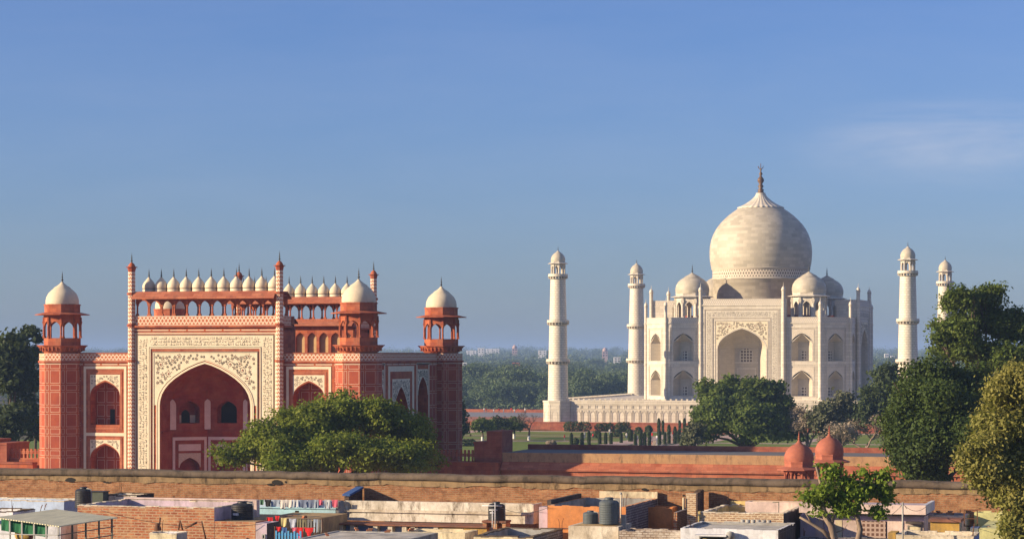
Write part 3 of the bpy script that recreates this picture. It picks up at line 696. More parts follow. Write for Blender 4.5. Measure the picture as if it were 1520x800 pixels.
taj = thing('mausoleum', 'huge white marble mausoleum with a central onion dome, arched portals and four smaller domes', 'mausoleum', (0, 0, PZ + .12))
ZO = -(PZ + .12); TL = (0, 0, ZO)
BH, CH, PW = 28.2, 21.1, 11.2               # half width, start of the chamfer, half portal
oct_ = [(-CH, -BH), (CH, -BH), (BH, -CH), (BH, CH), (CH, BH), (-CH, BH), (-BH, CH), (-BH, -CH)]
b = MB(); k = .70
b.face([(x * .985, y * .985, 28.45) for x, y in oct_])
for (x0, y0), (x1, y1) in zip(oct_, oct_[1:] + oct_[:1]): b.face([(x0 * k, y0 * k, PZ), (x1 * k, y1 * k, PZ), (x1 * k, y1 * k, 28.44), (x0 * k, y0 * k, 28.44)])
b.build('core', M['marble'], taj, TL)
b = MB(); b.prism(0, 0, 22.5, 28.61, 22.5, 30.95, 8); b.build('roof_terrace', M['maroon'], taj, TL)

M['ink_taj'] = plain('grey_inlay_and_edge_shade', (.30, .25, .20), (.38, .32, .26), 2)  # inlay lines that also draw the edge shade of the frames
def bay(fr, u0, u1, d, hw, dep, tag_, win):
    uc = (u0 + u1) / 2
    for z0, z1, zb, zs, za in ((17.3, 28.6, 18.4, 23.0, 25.9), (PZ, 17.299, 8.95, 13.0, 15.9)):
        w, n, m, s, g, k = MB(), MB(), MB(), MB(), MB(), MB()
        w.arch_wall(fr, u0, u1, z0, z1, uc, hw, zb, zs, za, d, dep)
        # the recess is a half octagon
        q = [(-hw, 0), (-hw * .5, dep), (hw * .5, dep), (hw, 0)]
        A = arch(uc, hw, zs, za)
        for (a, da), (c, dc) in zip(q, q[1:]):
            pa, pc = fr.p(uc + a, 0, d - da), fr.p(uc + c, 0, d - dc)
            n.face([(pa[0], pa[1], zb + .01), (pc[0], pc[1], zb + .01), (pc[0], pc[1], zs + .6), (pa[0], pa[1], zs + .6)])
            n.face([(pa[0], pa[1], zs + .6), (pc[0], pc[1], zs + .6), fr.p(uc, za, d - .05)])
        for sd in (-1, 1):
            n.face([fr.p(uc + sd * hw, zs + .6, d - .04), fr.p(uc, za, d - .05), fr.p(uc + sd * hw * .98, zs + .2, d - .04)])
        m.rect_frame(fr, uc - hw - 1.15, uc + hw + 1.15, zb - .35, za + 1.75, .28, d - .02, d + .1)
        m.rect_frame(fr, uc - hw - .55, uc + hw + .55, zb - .05, za + 1.2, .1, d - .02, d + .07)
        s.spandrel(fr, uc - hw - .42, uc + hw + .42, za + 1.02, uc, hw + .2, zs, za + .25, d + .02)
        m.arch_band(fr, uc, hw, zb, zs, za, .13, d - .02, d + .06)
        if win:
            g.fbox(fr, uc + win - .62, uc + win + .62, d - dep - .05, d - dep + .06, zb + .1, zb + 2.6)
        k.rect_frame(fr, uc - hw - .86, uc + hw + .86, zb - .1, za + 1.5, .09, d - .02, d + .075); k.rect_frame(fr, uc - hw - .42, uc + hw + .42, zb - .02, za + 1.06, .06, d - .02, d + .045)
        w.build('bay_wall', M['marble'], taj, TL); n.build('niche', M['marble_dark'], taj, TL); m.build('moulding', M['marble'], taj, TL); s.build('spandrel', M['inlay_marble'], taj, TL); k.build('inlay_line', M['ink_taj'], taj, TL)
        if win: g.build('window', M['lattice'], taj, TL)
for a in (0, 90, 180, 270):
    fr = Frame(0, 0, a)
    for s_ in (-1, 1):
        bay(fr, s_ * CH if s_ < 0 else PW - .01, -PW + .01 if s_ < 0 else CH, BH, 2.85, 2.6, 's', .05)
    fc = Frame(0, 0, a + 45); dc = (BH + CH) / math.sqrt(2); hwc = (BH - CH) / math.sqrt(2)
    bay(fc, -hwc, hwc, dc, 2.55, 2.4, 'c', -.2)
    # parapet bands of wings and chamfer
    for f, runs, d in ((fr, ((-CH, -PW), (PW, CH)), BH), (fc, ((-hwc, hwc),), dc)):
        for u0, u1 in runs:
            b, c = MB(), MB()
            b.fbox(f, u0, u1, d - .7, d + .03, 28.75, 30.05); c.fbox(f, u0, u1, d - .7, d + .22, 28.5, 28.749); c.fbox(f, u0, u1, d - .75, d + .1, 30.051, 30.2)
            b.build('parapet', M['taj_merlon_lo'], taj, TL); c.build('cornice', M['marble'], taj, TL)
# portal, built for the south side and turned for the other three
def taj_portal():
    d = BH + .8; hw, zs, za = 6.6, 21.6, 27.1
    b = MB(); b.arch_wall(S, -PW, PW, PZ, 33.4, 0, hw, PZ, zs, za, d, .6, sill=False)
    b.fbox(S, -PW, -PW + .6, d - 6.5, d - .002, PZ, 33.4); b.fbox(S, PW - .6, PW, d - 6.5, d - .002, PZ, 33.4); b.fbox(S, -PW, PW, d - 6.5, d - 6, 27.5, 33.4); b.fbox(S, -PW + .6, PW - .6, d - 6, d - .6, 33.0, 33.4)
    o = b.build('portal', M['marble'], taj, TL)
    b = MB(); b.fbox(S, -PW, PW, d - 6.5, d + .04, 33.55, 35.0); b.build('parapet', M['taj_merlon'], o)
    b = MB(); b.fbox(S, -PW - .1, PW + .1, d - 6.5, d + .25, 33.3, 33.549); b.fbox(S, -PW, PW, d - 6.5, d + .12, 35.001, 35.15); b.build('cornice', M['marble'], o)
    b = MB()
    for u0, u1, z0, z1 in ((-9.7, -8.2, PZ, 31.8), (8.2, 9.7, PZ, 31.8), (-8.2, 8.2, 30.3, 31.8)): b.fbox(S, u0, u1, d - .02, d + .05, z0, z1)
    b.build('calligraphy_band', plain('pale_marble', (.62, .56, .45), (.55, .49, .4), 1) if 'pale_marble' not in bpy.data.materials else bpy.data.materials['pale_marble'], o)
    b = MB(); rr = random.Random(4)
    glyphs(b, S, -9.6, -8.3, PZ + .2, 31.6, d + .056, 'z', .08, rr); glyphs(b, S, 8.3, 9.6, PZ + .2, 31.6, d + .056, 'z', .08, rr); glyphs(b, S, -8.1, 8.1, 30.42, 31.7, d + .056, 'u', .08, rr)
    b.build('script', plain('faded_script', (.15, .125, .10), (.24, .2, .16), 3), o)
    b = MB(); b.rect_frame(S, -10.3, 10.3, PZ, 32.5, .16, d - .02, d + .12, bottom=False); b.rect_frame(S, -8.1, 8.1, PZ, 30.2, .14, d - .02, d + .1, bottom=False); b.rect_frame(S, -7.35, 7.35, PZ, 29.3, .14, d - .02, d + .1, bottom=False)
    b.arch_band(S, 0, hw, PZ, zs, za, .3, d - .02, d + .09); b.build('moulding', M['marble'], o)
    b = MB(); b.rect_frame(S, -10.05, 10.05, PZ, 32.2, .1, d - .02, d + .075, bottom=False); b.rect_frame(S, -7.85, 7.85, PZ, 29.95, .1, d - .02, d + .075, bottom=False); b.rect_frame(S, -7.15, 7.15, PZ, 29.12, .08, d - .02, d + .06, bottom=False); b.build('inlay_line', M['ink_taj'], o)
    b = MB(); b.spandrel(S, -7.1, 7.1, 29.05, 0, hw + .3, zs, za + .3, d + .03); b.build('spandrel', M['cream'], o)
    A = arch(0, hw + .4, zs, za + .45)
    def ins(u, z):
        if abs(u) > 6.95 or z > 28.95: return False
        for (p, q), (r, t) in zip(A, A[1:]):
            if p <= u <= r: return z > q + (t - q) * (u - p) / max(1e-6, r - p)
        return False
    b, fl = MB(), MB(); scrolls(b, S, ins, -7, 7, zs, 29, d + .04, (.75, .55, .4, .28, .2), .10, random.Random(2), fl, 2200); b.build('inlay', M['ink_soft'], o); fl.build('inlay_flower', M['ink_red'], o)
    # recess: half octagon with a half dome
    pl = [(-hw, .6), (-hw, 2.8), (-3.3, 7), (3.3, 7), (hw, 2.8), (hw, .6)]; A = arch(0, hw, zs, za)
    w = MB(); zt = 21.9
    for (xa, da), (xb, db) in zip(pl, pl[1:]):
        w.face([(xa, -(d - da), PZ), (xb, -(d - db), PZ), (xb, -(d - db), zt), (xa, -(d - da), zt)])
    Ls = [math.hypot(q[0] - p[0], q[1] - p[1]) for p, q in zip(pl, pl[1:])]
    def pp(t):
        s = t * sum(Ls)
        for (p, q), l in zip(zip(pl, pl[1:]), Ls):
            if s <= l + 1e-9: return (p[0] + (q[0] - p[0]) * s / l, p[1] + (q[1] - p[1]) * s / l)
            s -= l
        return pl[-1]
    def lf(i, k):
        px, pd = pp(i / (len(A) - 1)); ax, az = A[i]; az = max(az, zt); c = (px * .8 + ax * .2, pd * .9, zt + (az - zt) * .85)
        q = [(1 - k) ** 2 * e + 2 * k * (1 - k) * f + k * k * g for e, f, g in zip((px, pd, zt), c, (ax, .6, az))]
        return (q[0], -(d - q[1]), q[2])
    for i in range(len(A) - 1):
        for k in range(6): w.face([lf(i, k / 6), lf(i + 1, k / 6), lf(i + 1, (k + 1) / 6), lf(i, (k + 1) / 6)])
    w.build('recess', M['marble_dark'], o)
    w = MB(); w.fbox(S, -3.3, 3.3, d - 7.02, d - 6.85, 17.8, 18.15); w.rect_frame(S, -2.6, 2.6, PZ, 16.5, .3, d - 7.02, d - 6.88, bottom=False); w.arch_band(S, 0, 2.0, PZ, 12.3, 14.6, .3, d - 7.02, d - 6.87)
    w.arch_band(S, 0, 1.75, 17.9 + .3, 20.6, 21.85, .2, d - 7.02, d - 6.85); w.build('recess_moulding', M['marble'], o)
    w = MB(); w.arch_fill(S, 0, 1.73, 18.2, 20.6, 21.83, d - 6.93); w.build('window', M['lattice'], o); w = MB(); w.arch_fill(S, 0, 1.98, PZ, 12.3, 14.58, d - 6.96); w.build('window', M['lattice'], o)
    return o
tp = taj_portal()
for i in (1, 2, 3): tp = dup(tp, taj, TL, i * PI / 2)
def shaft(x, y, r, z1, cap_r):
    b = MB(); b.prism(0, 0, r * 1.15, PZ, r, z1, 10); o = b.build('pinnacle', M['marble'], taj, (x, y, ZO))
    b = MB(); b.prism(0, 0, cap_r * .8, z1, cap_r, z1 + .3, 10); b.lathe(0, 0, [(cap_r * .75, z1 + .3), (cap_r * .8, z1 + .6), (cap_r * .55, z1 + 1.0), (.1, z1 + 1.25)], 10); b.lathe(0, 0, [(rr, z + z1 + 1.2) for rr, z in spire(1.3, .12)], 8)
    b.build('cap', M['marble'], o)
    for z in (17.3, 28.5): b = MB(); b.prism(0, 0, r * 1.35, z, r * 1.35, z + .3, 10, bot=True); b.build('ring', M['marble'], o)
    return o
ps = shaft(-CH, -BH, .44, 33.2, .62)
for x, y in oct_[1:]: ps = dup(ps, taj, (x, y, ZO))
ps = None
for a in range(4):
    for s_ in (-1, 1):
        x, y, _ = Frame(0, 0, a * 90).p(s_ * (PW + .1), 0, BH + .7)
        ps = shaft(x, y, .5, 37.2, .7) if ps is None else dup(ps, taj, (x, y, ZO))
# drum and great dome
b = MB(); b.lathe(0, 0, [(13.494, 28.6), (13.494, 40.9), (13.829, 41.0), (13.829, 41.35), (13.542, 41.45)], 96); b.build('drum', M['marble_dome'], taj, TL)
b = MB(); b.lathe(0, 0, [(13.513, 41.45), (13.513, 43.7)], 96)
for o_, l in zip(b.U, range(len(b.U))): b.U[l] = [(u, v) for u, v in o_]
b.build('drum_frieze', M['frieze'], taj, TL)
b = MB(); b.lathe(0, 0, [(13.513, 43.7), (13.685, 43.75), (13.685, 43.9), (13.589, 43.92), (13.877, 44.0), (13.877, 44.15), (13.781, 44.2)], 96); b.build('drum_moulding', M['marble_dark'], taj, TL)
dp = [(13.781, 44.15), (14.087, 45.5), (14.278, 47.2), (14.336, 48.9), (14.211, 50.6), (13.877, 52.2), (13.302, 53.8), (12.537, 55.25), (11.580, 56.6), (10.431, 57.85), (9.187, 59.0), (7.847, 60.05), (6.603, 60.9), (5.933, 61.35)]
b = MB(); b.lathe(0, 0, dp, 96); dome = b.build('dome', M['marble_dome'], taj, TL)
b = MB(); b.lathe(0, 0, [(6.268, 61.1), (6.316, 61.35), (5.359, 61.75), (4.115, 62.4), (2.967, 63.2), (2.105, 63.95), (1.531, 64.6), (1.250, 65.2), (1.300, 65.4), (.5, 65.5)], 96, flute=.09, nf=26); b.build('lotus_cap', M['marble'], dome)
b = MB(); b.lathe(0, 0, [(1.050, 65.4), (.75, 65.9), (.95, 66.3), (.45, 66.7), (.85, 67.3), (.4, 67.9), (.95, 68.8), (.9, 69.3), (.4, 70.0), (.25, 70.3), (.55, 70.8), (.22, 71.3), (.16, 71.6), (.3, 72.0), (.12, 72.3), (.08, 73.7), (0, 73.75)], 14)
b.tube([(-.75, 0, 73.0), (-.62, 0, 72.5), (-.3, 0, 72.2), (0, 0, 72.1), (.3, 0, 72.2), (.62, 0, 72.5), (.75, 0, 73.0)], .12, 6); b.build('finial', M['bronze'], dome)
# four roof kiosks
tk = kiosk(taj, (0, 0, 0), 4.75, 1.0, 4.3, 5.9, 6.0, 6.7, 4.6, 7.05, 7.7,
           [(r, z) for r, z in ((4.5, 7.6), (4.68, 8.2), (4.68, 9.0), (4.45, 9.9), (3.95, 10.8), (3.2, 11.5), (2.3, 12.05), (1.9, 12.25))],
           [(2.15, 12.15), (1.75, 12.45), (1.1, 12.8), (.5, 13.15), (.2, 13.4)], 2.5, (M['marble'], M['marble_dome'], M['metal_dark'], M['marble']), open_w=.62, name='roof_kiosk')
for i, (x, y) in enumerate(((-16.2, -16.2), (16.2, -16.2), (16.2, 16.2), (-16.2, 16.2))):
    if i: tk = dup(tk, taj)
    tk.location = (x, y, 29.31 + ZO)

# ---- four minarets, each a thing
def minaret(label):
    t = thing('minaret', label, 'minaret', (0, 0, 1.955), group='minarets at the corners of the plinth'); Z = (0, 0, -1.955)
    b = MB(); b.prism(0, 0, 3.95, 1.955, 3.95, 7.85, 8); b.prism(0, 0, 4.15, 7.45, 4.15, 7.9, 8, bot=True)
    for i in range(8):
        f = Frame(0, 0, 45 * i); d = 3.95 * math.cos(PI / 8)
        b.arch_band(f, 0, .75, 2.4, 4.2, 5.2, .13, d - .05, d + .06); b.rect_frame(f, -1.25, 1.25, 2.3, 5.5, .1, d - .05, d + .07); b.rect_frame(f, -1.25, 1.25, 5.8, 6.9, .1, d - .05, d + .07)
    b.build('base', M['marble'], t, Z)
    zs = [(2.72, 7.9), (2.56, 17.6), (2.33, 28.0), (2.02, 40.3)]; b = MB(); b.lathe(0, 0, zs, 40, R0=2.6); b.build('shaft', M['marble_shaft'], t, Z)
    for z, r in ((17.6, 2.62), (28.0, 2.4), (40.3, 2.08)):
        b = MB(); b.lathe(0, 0, [(r, z - .1), (r + .12, z + .05), (r + .2, z + .1)], 32); b.lathe(0, 0, [(r - .1, z + .62), (r + .62, z + .62), (r + .66, z + .66), (r + .66, z + .78), (r + .55, z + .8), (r + .55, z + 1.35), (r + .45, z + 1.35), (r + .45, z + .8), (r - .15, z + .8)], 32, sm=False)
        o = b.build('balcony', M['marble'], t, Z); b = MB()
        for i in range(20):
            f = Frame(0, 0, i * 18); b.fbox(f, -.11, .11, r - .2, r + .5, z + .1, z + .619)
        b.build('bracket_ring', M['marble'], o)
    kiosk(t, (0, 0, 40.9 - 1.955), 1.85, .25, 2.75, 3.25, 2.75, 3.55, 1.9, 3.85, 4.15, [(1.85, 4.1), (1.93, 4.4), (1.9, 4.9), (1.7, 5.5), (1.3, 6.05), (.8, 6.45), (.4, 6.65)], [(.55, 6.6), (.35, 6.8), (.12, 7.0)], 1.35, (M['marble'], M['marble_dome'], M['metal_dark'], M['marble']), open_w=.6)
    return t
mn = minaret('tall white minaret standing alone at the left front corner of the plinth')
mn.location = (-46.5, -46.5, 1.955)
dup(mn, None, (-46.5, 46.5, 1.955), label='white minaret just left of the mausoleum, touching its left edge, at the far corner')
dup(mn, None, (46.5, -46.5, 1.955), label='tall white minaret right of the mausoleum, standing alone and clear of the trees')
dup(mn, None, (46.5, 46.5, 1.955), label='rightmost white minaret, half hidden behind the tall tree at the far corner')

# ================================================================== garden gallery beside the gatehouse
def gallery(name, label, x0, x1, yf, yb, zr):
    t = thing(name, label, 'gallery', ((x0 + x1) / 2, GY, 0)); l = (x1 - x0) / 2; yf -= GY; yb -= GY
    b = MB(); b.box(-l, l, yf, yb, 0, zr - 1.15); b.build('wall', M['red'], t)
    b = MB(); b.box(-l, l, yf, yf + .5, zr - 1.149, zr); b.build('plaster_band', M['gal_plaster'], t)
    b = MB(); b.box(-l, l, yf + .501, yb - .6, zr - .5, zr - .03); b.build('roof', M['gal_roof'], t)
    b = MB(); b.box(-l, l, yb - .59, yb, zr - .5, zr + .62); b.build('parapet', M['red_dark'], t)
    b = MB(); b.face([(-l, yf - 1.1, zr - 2.05), (l, yf - 1.1, zr - 2.05), (l, yf + .0, zr - 1.2), (-l, yf + .0, zr - 1.2)]); b.box(-l, l, yf - 1.1, yf - .001, zr - 2.2, zr - 2.06)
    b.box(-l, l, yf - .75, yf - .001, zr - 2.9, zr - 2.21); b.box(-l, l, yf - .5, yf - .001, zr - 4.2, zr - 2.91)
    b.build('eave', M['red_orange'], t); return t
def plaster(name, c, c2, dk=(.1, .085, .065), amt=.6, drip=.8):
    k = Nodes(name, .9, .15); f = k.noise(.7, 7, .7); g = k.noise(1.6, 7, .75, stretch=(1, 1, .35)); h = k.noise(6, 5, .7)
    col = k.mix(k.ramp(f, .35, .65), c, c2); col = k.mix(k.ramp(g, .5, .68, 0, amt), col, dk); col = k.mix(k.ramp(h, .58, .75, 0, amt * .7), col, tuple(x * .6 for x in c2))
    k.bump(h, .3, .03); return k.done(col)
M['gal_plaster'] = plaster('ochre_plaster', (.45, .28, .14), (.34, .19, .10), (.09, .07, .05), .8)
M['gal_roof'] = plain('grey_lime_roof', (.155, .15, .145), (.115, .11, .11), .35, .9)
gallery('gallery', 'long flat roofed gallery right of the gatehouse with an orange red sandstone front', at(745, 660, -380)[0] + .06, 150, -380.0, -367.5, 7.93)
gallery('gallery', 'gallery behind the trees on the left of the gatehouse', -150, -38, -389.5, -376.5, 8.0)
def stepped_pier(label, x0, x1, y0, y1, z0, steps):
    t = thing('stone_pier', label, 'pier', ((x0 + x1) / 2, y0, 0)); l = (x1 - x0) / 2
    for i, (a, c, z) in enumerate(steps):
        b = MB(); b.box(-l + a * 2 * l, -l + c * 2 * l, 0, y1 - y0, 0, z); o = b.build('block', M['red_dark'], t)
        b = MB(); b.box(-l + a * 2 * l - .06 * (i == 0), -l + c * 2 * l + .06, -.1, y1 - y0 + .1, z + .001, z + .25); b.build('coping', M['red_dark'], o)
    return t
xa, _ = at(704, 660, -380); xb, _ = at(745, 660, -380)
stepped_pier('stepped dark red stone pier in shade where the gallery starts, right of the gatehouse', xa, xb, -380.1, -375.1, 0, ((0, .46, 9.0), (.4601, 1, 10.35)))
def balustrade(label, x0, x1, y, z0, z1):
    t = thing('balustrade', label, 'balustrade', ((x0 + x1) / 2, y, 0)); l = (x1 - x0) / 2; b = MB(); n = max(4, int((x1 - x0) / .5)); w = 2 * l / n
    b.box(-l, l, -.2, .2, 0, z0)
    b.build('wall', M['red'], t)
    b = MB(); b.box(-l, l, -.12, .12, z0 + .001, z0 + .2)
    for i in range(n):
        x = -l + (i + .5) * w
        for (h0, h1, ww) in ((.2, .75, .2), (.75, 1.15, .42), (1.15, z1 - z0, .26)): b.box(x - w * ww, x + w * ww, -.1, .1, z0 + h0, z0 + h1)
    b.build('merlon_row', M['red_orange'], t)
balustrade('carved red balustrade between the gatehouse corner and the stepped pier', 20.6, xa - .05, -379.7, 6.6, 8.2)
xl0, _ = at(17, 660, -389); xl1, _ = at(62, 660, -389)
balustrade('carved red balustrade left of the gatehouse', xl0, xl1, -389.2, 6.7, 8.1)
stepped_pier('low red stone pier at the left edge of the photo before the dark tree', xl0 - 5, xl0 - .05, -390.2, -384, 0, ((0, .45, 9.0), (.4501, 1, 8.6)))
wall_thing('red_wall', 'plain red sandstone wall below the left balustrade', 'wall', -60, xl1, -391.5, -390.3, 0, 6.2, M['red'], M['red_dark'])
wall_thing('red_wall', 'plain red sandstone wall in shade under the balustrade right of the gatehouse', 'wall', 20.6, at(745, 660, -380)[0], -381.5, -380.5, 0, 6.5, M['red'], M['red'])

# two red sandstone kiosks over the southern wall
def red_kiosk(label, u, D, zb):
    x, y = gp(u, D); t = thing('sandstone_kiosk', label, 'kiosk', (x, y, 0), group='red domed kiosks above the brick wall')
    b = MB(); b.prism(0, 0, 1.55, 0, 1.55, zb - 2.2, 8); b.build('tower', M['red'], t)
    ko = kiosk(t, (0, 0, zb - 2.2), 1.5, .5, 1.3, 1.75, 2.35, 2.05, 1.55, 2.3, 2.85, [(1.5, 2.75), (1.57, 3.05), (1.52, 3.5), (1.32, 3.95), (1.0, 4.3), (.66, 4.52)], [(.72, 4.48), (.42, 4.6), (.22, 4.82), (.1, 5.0)], 1.05, (M['red_dark'], M['dome_red'], M['dome_red'], M['dome_red'])); ko.scale = (.93, .93, .95)
    return t
M['dome_red'] = plain('red_plaster_dome', (.38, .125, .075), (.26, .08, .05), 1.3, .8)
red_kiosk('small red domed kiosk, the left one and lower of the pair above the brick wall', 1186, 236, 9.35)
red_kiosk('small red domed kiosk, the right one and higher of the pair', 1231, 247, 9.6)

# ================================================================== trees
def leaf_mat(name, c1, c2, c3, trans=.3, nsc=.25):
    k = Nodes(name, .65, .25); f = k.noise(nsc, 4, .6)
    gi = k.n('ShaderNodeNewGeometry'); r = gi.outputs['Random Per Island']
    col = k.mix(k.ramp(f, .35, .65), c1, c2); col = k.mix(k.math('MULTIPLY', r, .6), col, c3)
    k.l(col, k.b.inputs['Base Color'])
    tr = k.n('ShaderNodeBsdfTranslucent'); ms = k.n('ShaderNodeMixShader'); ms.inputs[0].default_value = trans
    tc_ = k.mix(.5, col, (.16, .2, .02)); k.l(tc_, tr.inputs[0])
    k.l(k.b.outputs[0], ms.inputs[1]); k.l(tr.outputs[0], ms.inputs[2])
    k.l(ms.outputs[0], k.t.nodes['Material Output'].inputs[0]); return k.m
LM = dict(
    mid=leaf_mat('leaf_mid_green', (.085, .15, .013), (.165, .21, .018), (.25, .26, .035), .4),
    deep=leaf_mat('leaf_deep_green', (.040, .080, .014), (.090, .14, .022), (.15, .18, .035), .32),
    evergreen=leaf_mat('leaf_evergreen', (.020, .042, .008), (.045, .078, .012), (.085, .12, .022), .22),
    dark=leaf_mat('leaf_dark_green', (.028, .048, .018), (.048, .070, .022), (.06, .08, .03), .2),
    olive=leaf_mat('leaf_olive_green', (.19, .21, .045), (.27, .25, .06), (.33, .29, .09), .4),
    fresh=leaf_mat('leaf_fresh_green', (.17, .28, .03), (.11, .19, .02), (.28, .34, .045), .42, .5),
    grey=leaf_mat('leaf_grey_green', (.085, .105, .05), (.12, .125, .07), (.14, .13, .08), .2),
    brown=leaf_mat('dry_brown_leaf', (.24, .18, .13), (.30, .235, .17), (.34, .29, .23), .2),
    wood=leaf_mat('woodland_green', (.045, .095, .038), (.115, .15, .06), (.13, .165, .075), .2, .022))
M['bark'] = plain('bark', (.12, .085, .06), (.07, .052, .04), 3, .9, .5, (1, 1, .3))
M['bark_pale'] = plain('pale_bark', (.30, .23, .17), (.18, .13, .10), 2.5, .9, .5, (1, 1, .4))

def leaf_object(name, P, size, mat, parent=None, loc=(0, 0, 0), rng=RNG, outward=None):
    n = len(P); a = rng.normal(size=(n, 3)); 
    if outward is not None: nrm = outward + a * .75
    else: nrm = a + np.array([0, 0, .5])
    nrm /= np.linalg.norm(nrm, axis=1)[:, None]
    t = np.cross(nrm, rng.normal(size=(n, 3))); t /= np.linalg.norm(t, axis=1)[:, None]; bt = np.cross(nrm, t)
    s = size * rng.uniform(.6, 1.35, n)[:, None]
    V = np.empty((n, 4, 3)); V[:, 0] = P - t * s * .62; V[:, 1] = P + bt * s * .36 + t * s * .05 + nrm * s * .08; V[:, 2] = P + t * s * .62; V[:, 3] = P - bt * s * .36 + t * s * .05 + nrm * s * .08
    me = bpy.data.meshes.new(name); me.vertices.add(4 * n); me.vertices.foreach_set('co', V.ravel().astype(np.float32))
    me.loops.add(4 * n); me.loops.foreach_set('vertex_index', np.arange(4 * n, dtype=np.int32))
    me.polygons.add(n); me.polygons.foreach_set('loop_start', np.arange(0, 4 * n, 4, dtype=np.int32)); me.polygons.foreach_set('loop_total', np.full(n, 4, dtype=np.int32))
    me.update(calc_edges=True); me.materials.append(mat)
    o = bpy.data.objects.new(name, me); COL.objects.link(o); o.location = loc
    if parent: o.parent = parent
    return o
def foliage(lobes, sprays, per, spray_r, rng, gap=.15, sub=14):
    """leaf positions: every lobe breaks into boughs, every bough carries sprays of leaves on its uneven skin"""
    W = np.array([(l[3] * l[5]) ** .9 for l in lobes]); W = W / W.sum(); B = []
    for l, w in zip(lobes, W):
        for _ in range(max(5, int(sub * len(lobes) * w))):
            d = rng.normal(size=3); d /= np.linalg.norm(d)
            if d[2] < -.6: d[2] *= -.5
            q = Vector(d) * 1.7 + Vector(l[:3]) * .31
            r = (.78 + .5 * noise.noise(q)) * rng.uniform(.75, 1.12); k = rng.uniform(.26, .44)
            B.append((l[0] + d[0] * r * l[3], l[1] + d[1] * r * l[4], l[2] + d[2] * r * l[5], k * l[3], k * l[4], k * l[5] * .85))
        B.append((l[0], l[1], l[2], l[3] * .6, l[4] * .6, l[5] * .6))
    Wb = np.array([b[3] * b[5] for b in B]); Wb = Wb / Wb.sum(); C = []; D_ = []
    idx = rng.choice(len(B), p=Wb, size=sprays * 2); dirs = rng.normal(size=(sprays * 2, 3)); dirs /= np.linalg.norm(dirs, axis=1)[:, None]; rad = rng.uniform(.3, 1, sprays * 2) ** .33
    for i in range(sprays * 2):
        if len(C) >= sprays: break
        b, d = B[idx[i]], dirs[i]
        if d[2] < -.72: continue
        nn = noise.noise(Vector(d) * 2.3 + Vector(b[:3]) * 1.3)
        if nn < -.3 + gap and rng.random() < .75: continue
        r = (1 + .4 * nn) * rad[i]
        C.append(np.array(b[:3]) + d * r * np.array(b[3:])); D_.append(d + np.array([0, 0, .35]))
    C = np.repeat(np.array(C), per, 0); D_ = np.repeat(np.array(D_), per, 0)
    return C + rng.normal(size=C.shape) * spray_r * np.array([1, 1, .75]), D_
E1 = (CS, -SN); E2 = (SN, CS)               # rightwards and away in plan
def px_lobes(L_, D, base):
    """lobes given as sight-line centre, half widths and depth offset -> metres from the tree's base"""
    out = []
    for u, v, ru, rv, dd in L_:
        x, y = gp(u, D + dd); s = (D + dd) / FPX
        out.append((x - base[0], y - base[1], hz(v, D + dd), ru * s, ru * s * .9, rv * s))
    return out
def limbs(lobes, rad, mat, parent, rng, fork=None, zb=0, name='trunk'):
    m = MB(); c = np.mean([l[:3] for l in lobes], axis=0); zf = fork or min(l[2] - l[5] for l in lobes) * .8 + .5
    m.tube([(0, 0, zb), (.1, 0, zf * .5), (c[0] * .15, c[1] * .15, zf)], [rad * 1.25, rad, rad * .85], 8)
    for l in lobes:
        p0 = Vector((c[0] * .15, c[1] * .15, zf * .96)); p3 = Vector(l[:3]); mid = p0.lerp(p3, .5) + Vector((rng.normal() * .4, rng.normal() * .4, .4))
        m.tube([p0, mid, p3], [rad * .6, rad * .4, rad * .15], 6)
        for _ in range(6):
            d = Vector(rng.normal(size=3)).normalized(); e = p3 + Vector((d.x * l[3], d.y * l[4], abs(d.z) * l[5])) * .85
            s_ = mid.lerp(p3, rng.uniform(.2, 1)); m.tube([s_, s_.lerp(e, .5) + Vector((0, 0, .2)), e], [rad * .22, rad * .12, rad * .04], 4, cap=False)
    return m.build(name, mat, parent)
def tree(name, label, cat, u, D, L_, leaf, mat, sprays, per=12, spray_r=.5, rad=.35, seed=1, group=None, gap=.15, bark='bark', zb=0, fork=None, white=False):
    rng = np.random.default_rng(seed); x, y = gp(u, D); t = thing(name, label, cat, (x, y, zb), group=group)
    lo = [(a, b, c - zb, d, e, f) for a, b, c, d, e, f in px_lobes(L_, D, (x, y))]
    limbs(lo, rad, M[bark], t, rng, fork)
    P, O = foliage(lo, sprays, per, spray_r, rng, gap); leaf_object('crown', P, leaf, LM[mat], t, rng=rng, outward=O)
    if white: m = MB(); m.lathe(0, 0, [(rad * 1.5, 0), (rad * 1.4, .2), (rad * 1.35, 1.2)], 10); m.build('painted_base', M['whitewash'], t)
    return t

M['whitewash'] = plain('whitewash_paint', (.72, .70, .66), (.6, .57, .52), 3)
tree('broad_tree', 'broad leafy green tree standing in front of the gatehouse, above the brick wall', 'tree', 490, 262,
     [(450, 640, 55, 40, 0), (400, 665, 55, 32, -3), (345, 682, 34, 22, -4), (500, 628, 52, 38, 3), (560, 625, 50, 36, 2), (605, 640, 42, 40, 4), (585, 680, 62, 30, -4), (500, 680, 70, 34, -6), (430, 690, 60, 26, -6), (625, 670, 25, 30, 2), (520, 606, 26, 18, 1), (455, 612, 24, 16, 0), (650, 690, 12, 16, 2)],
     .32, 'mid', 5800, 13, .40, .5, 3, gap=.25)
tree('dark_tree', 'tall dark green tree at the left edge of the photo behind the red wall', 'tree', 10, 365,
     [(20, 560, 40, 48, 0), (-20, 545, 45, 50, 4), (40, 610, 24, 44, 2), (-10, 630, 50, 40, -3), (22, 520, 22, 20, 0), (50, 640, 16, 26, 3)], .7, 'dark', 1700, 12, .65, .5, 4, gap=.15)
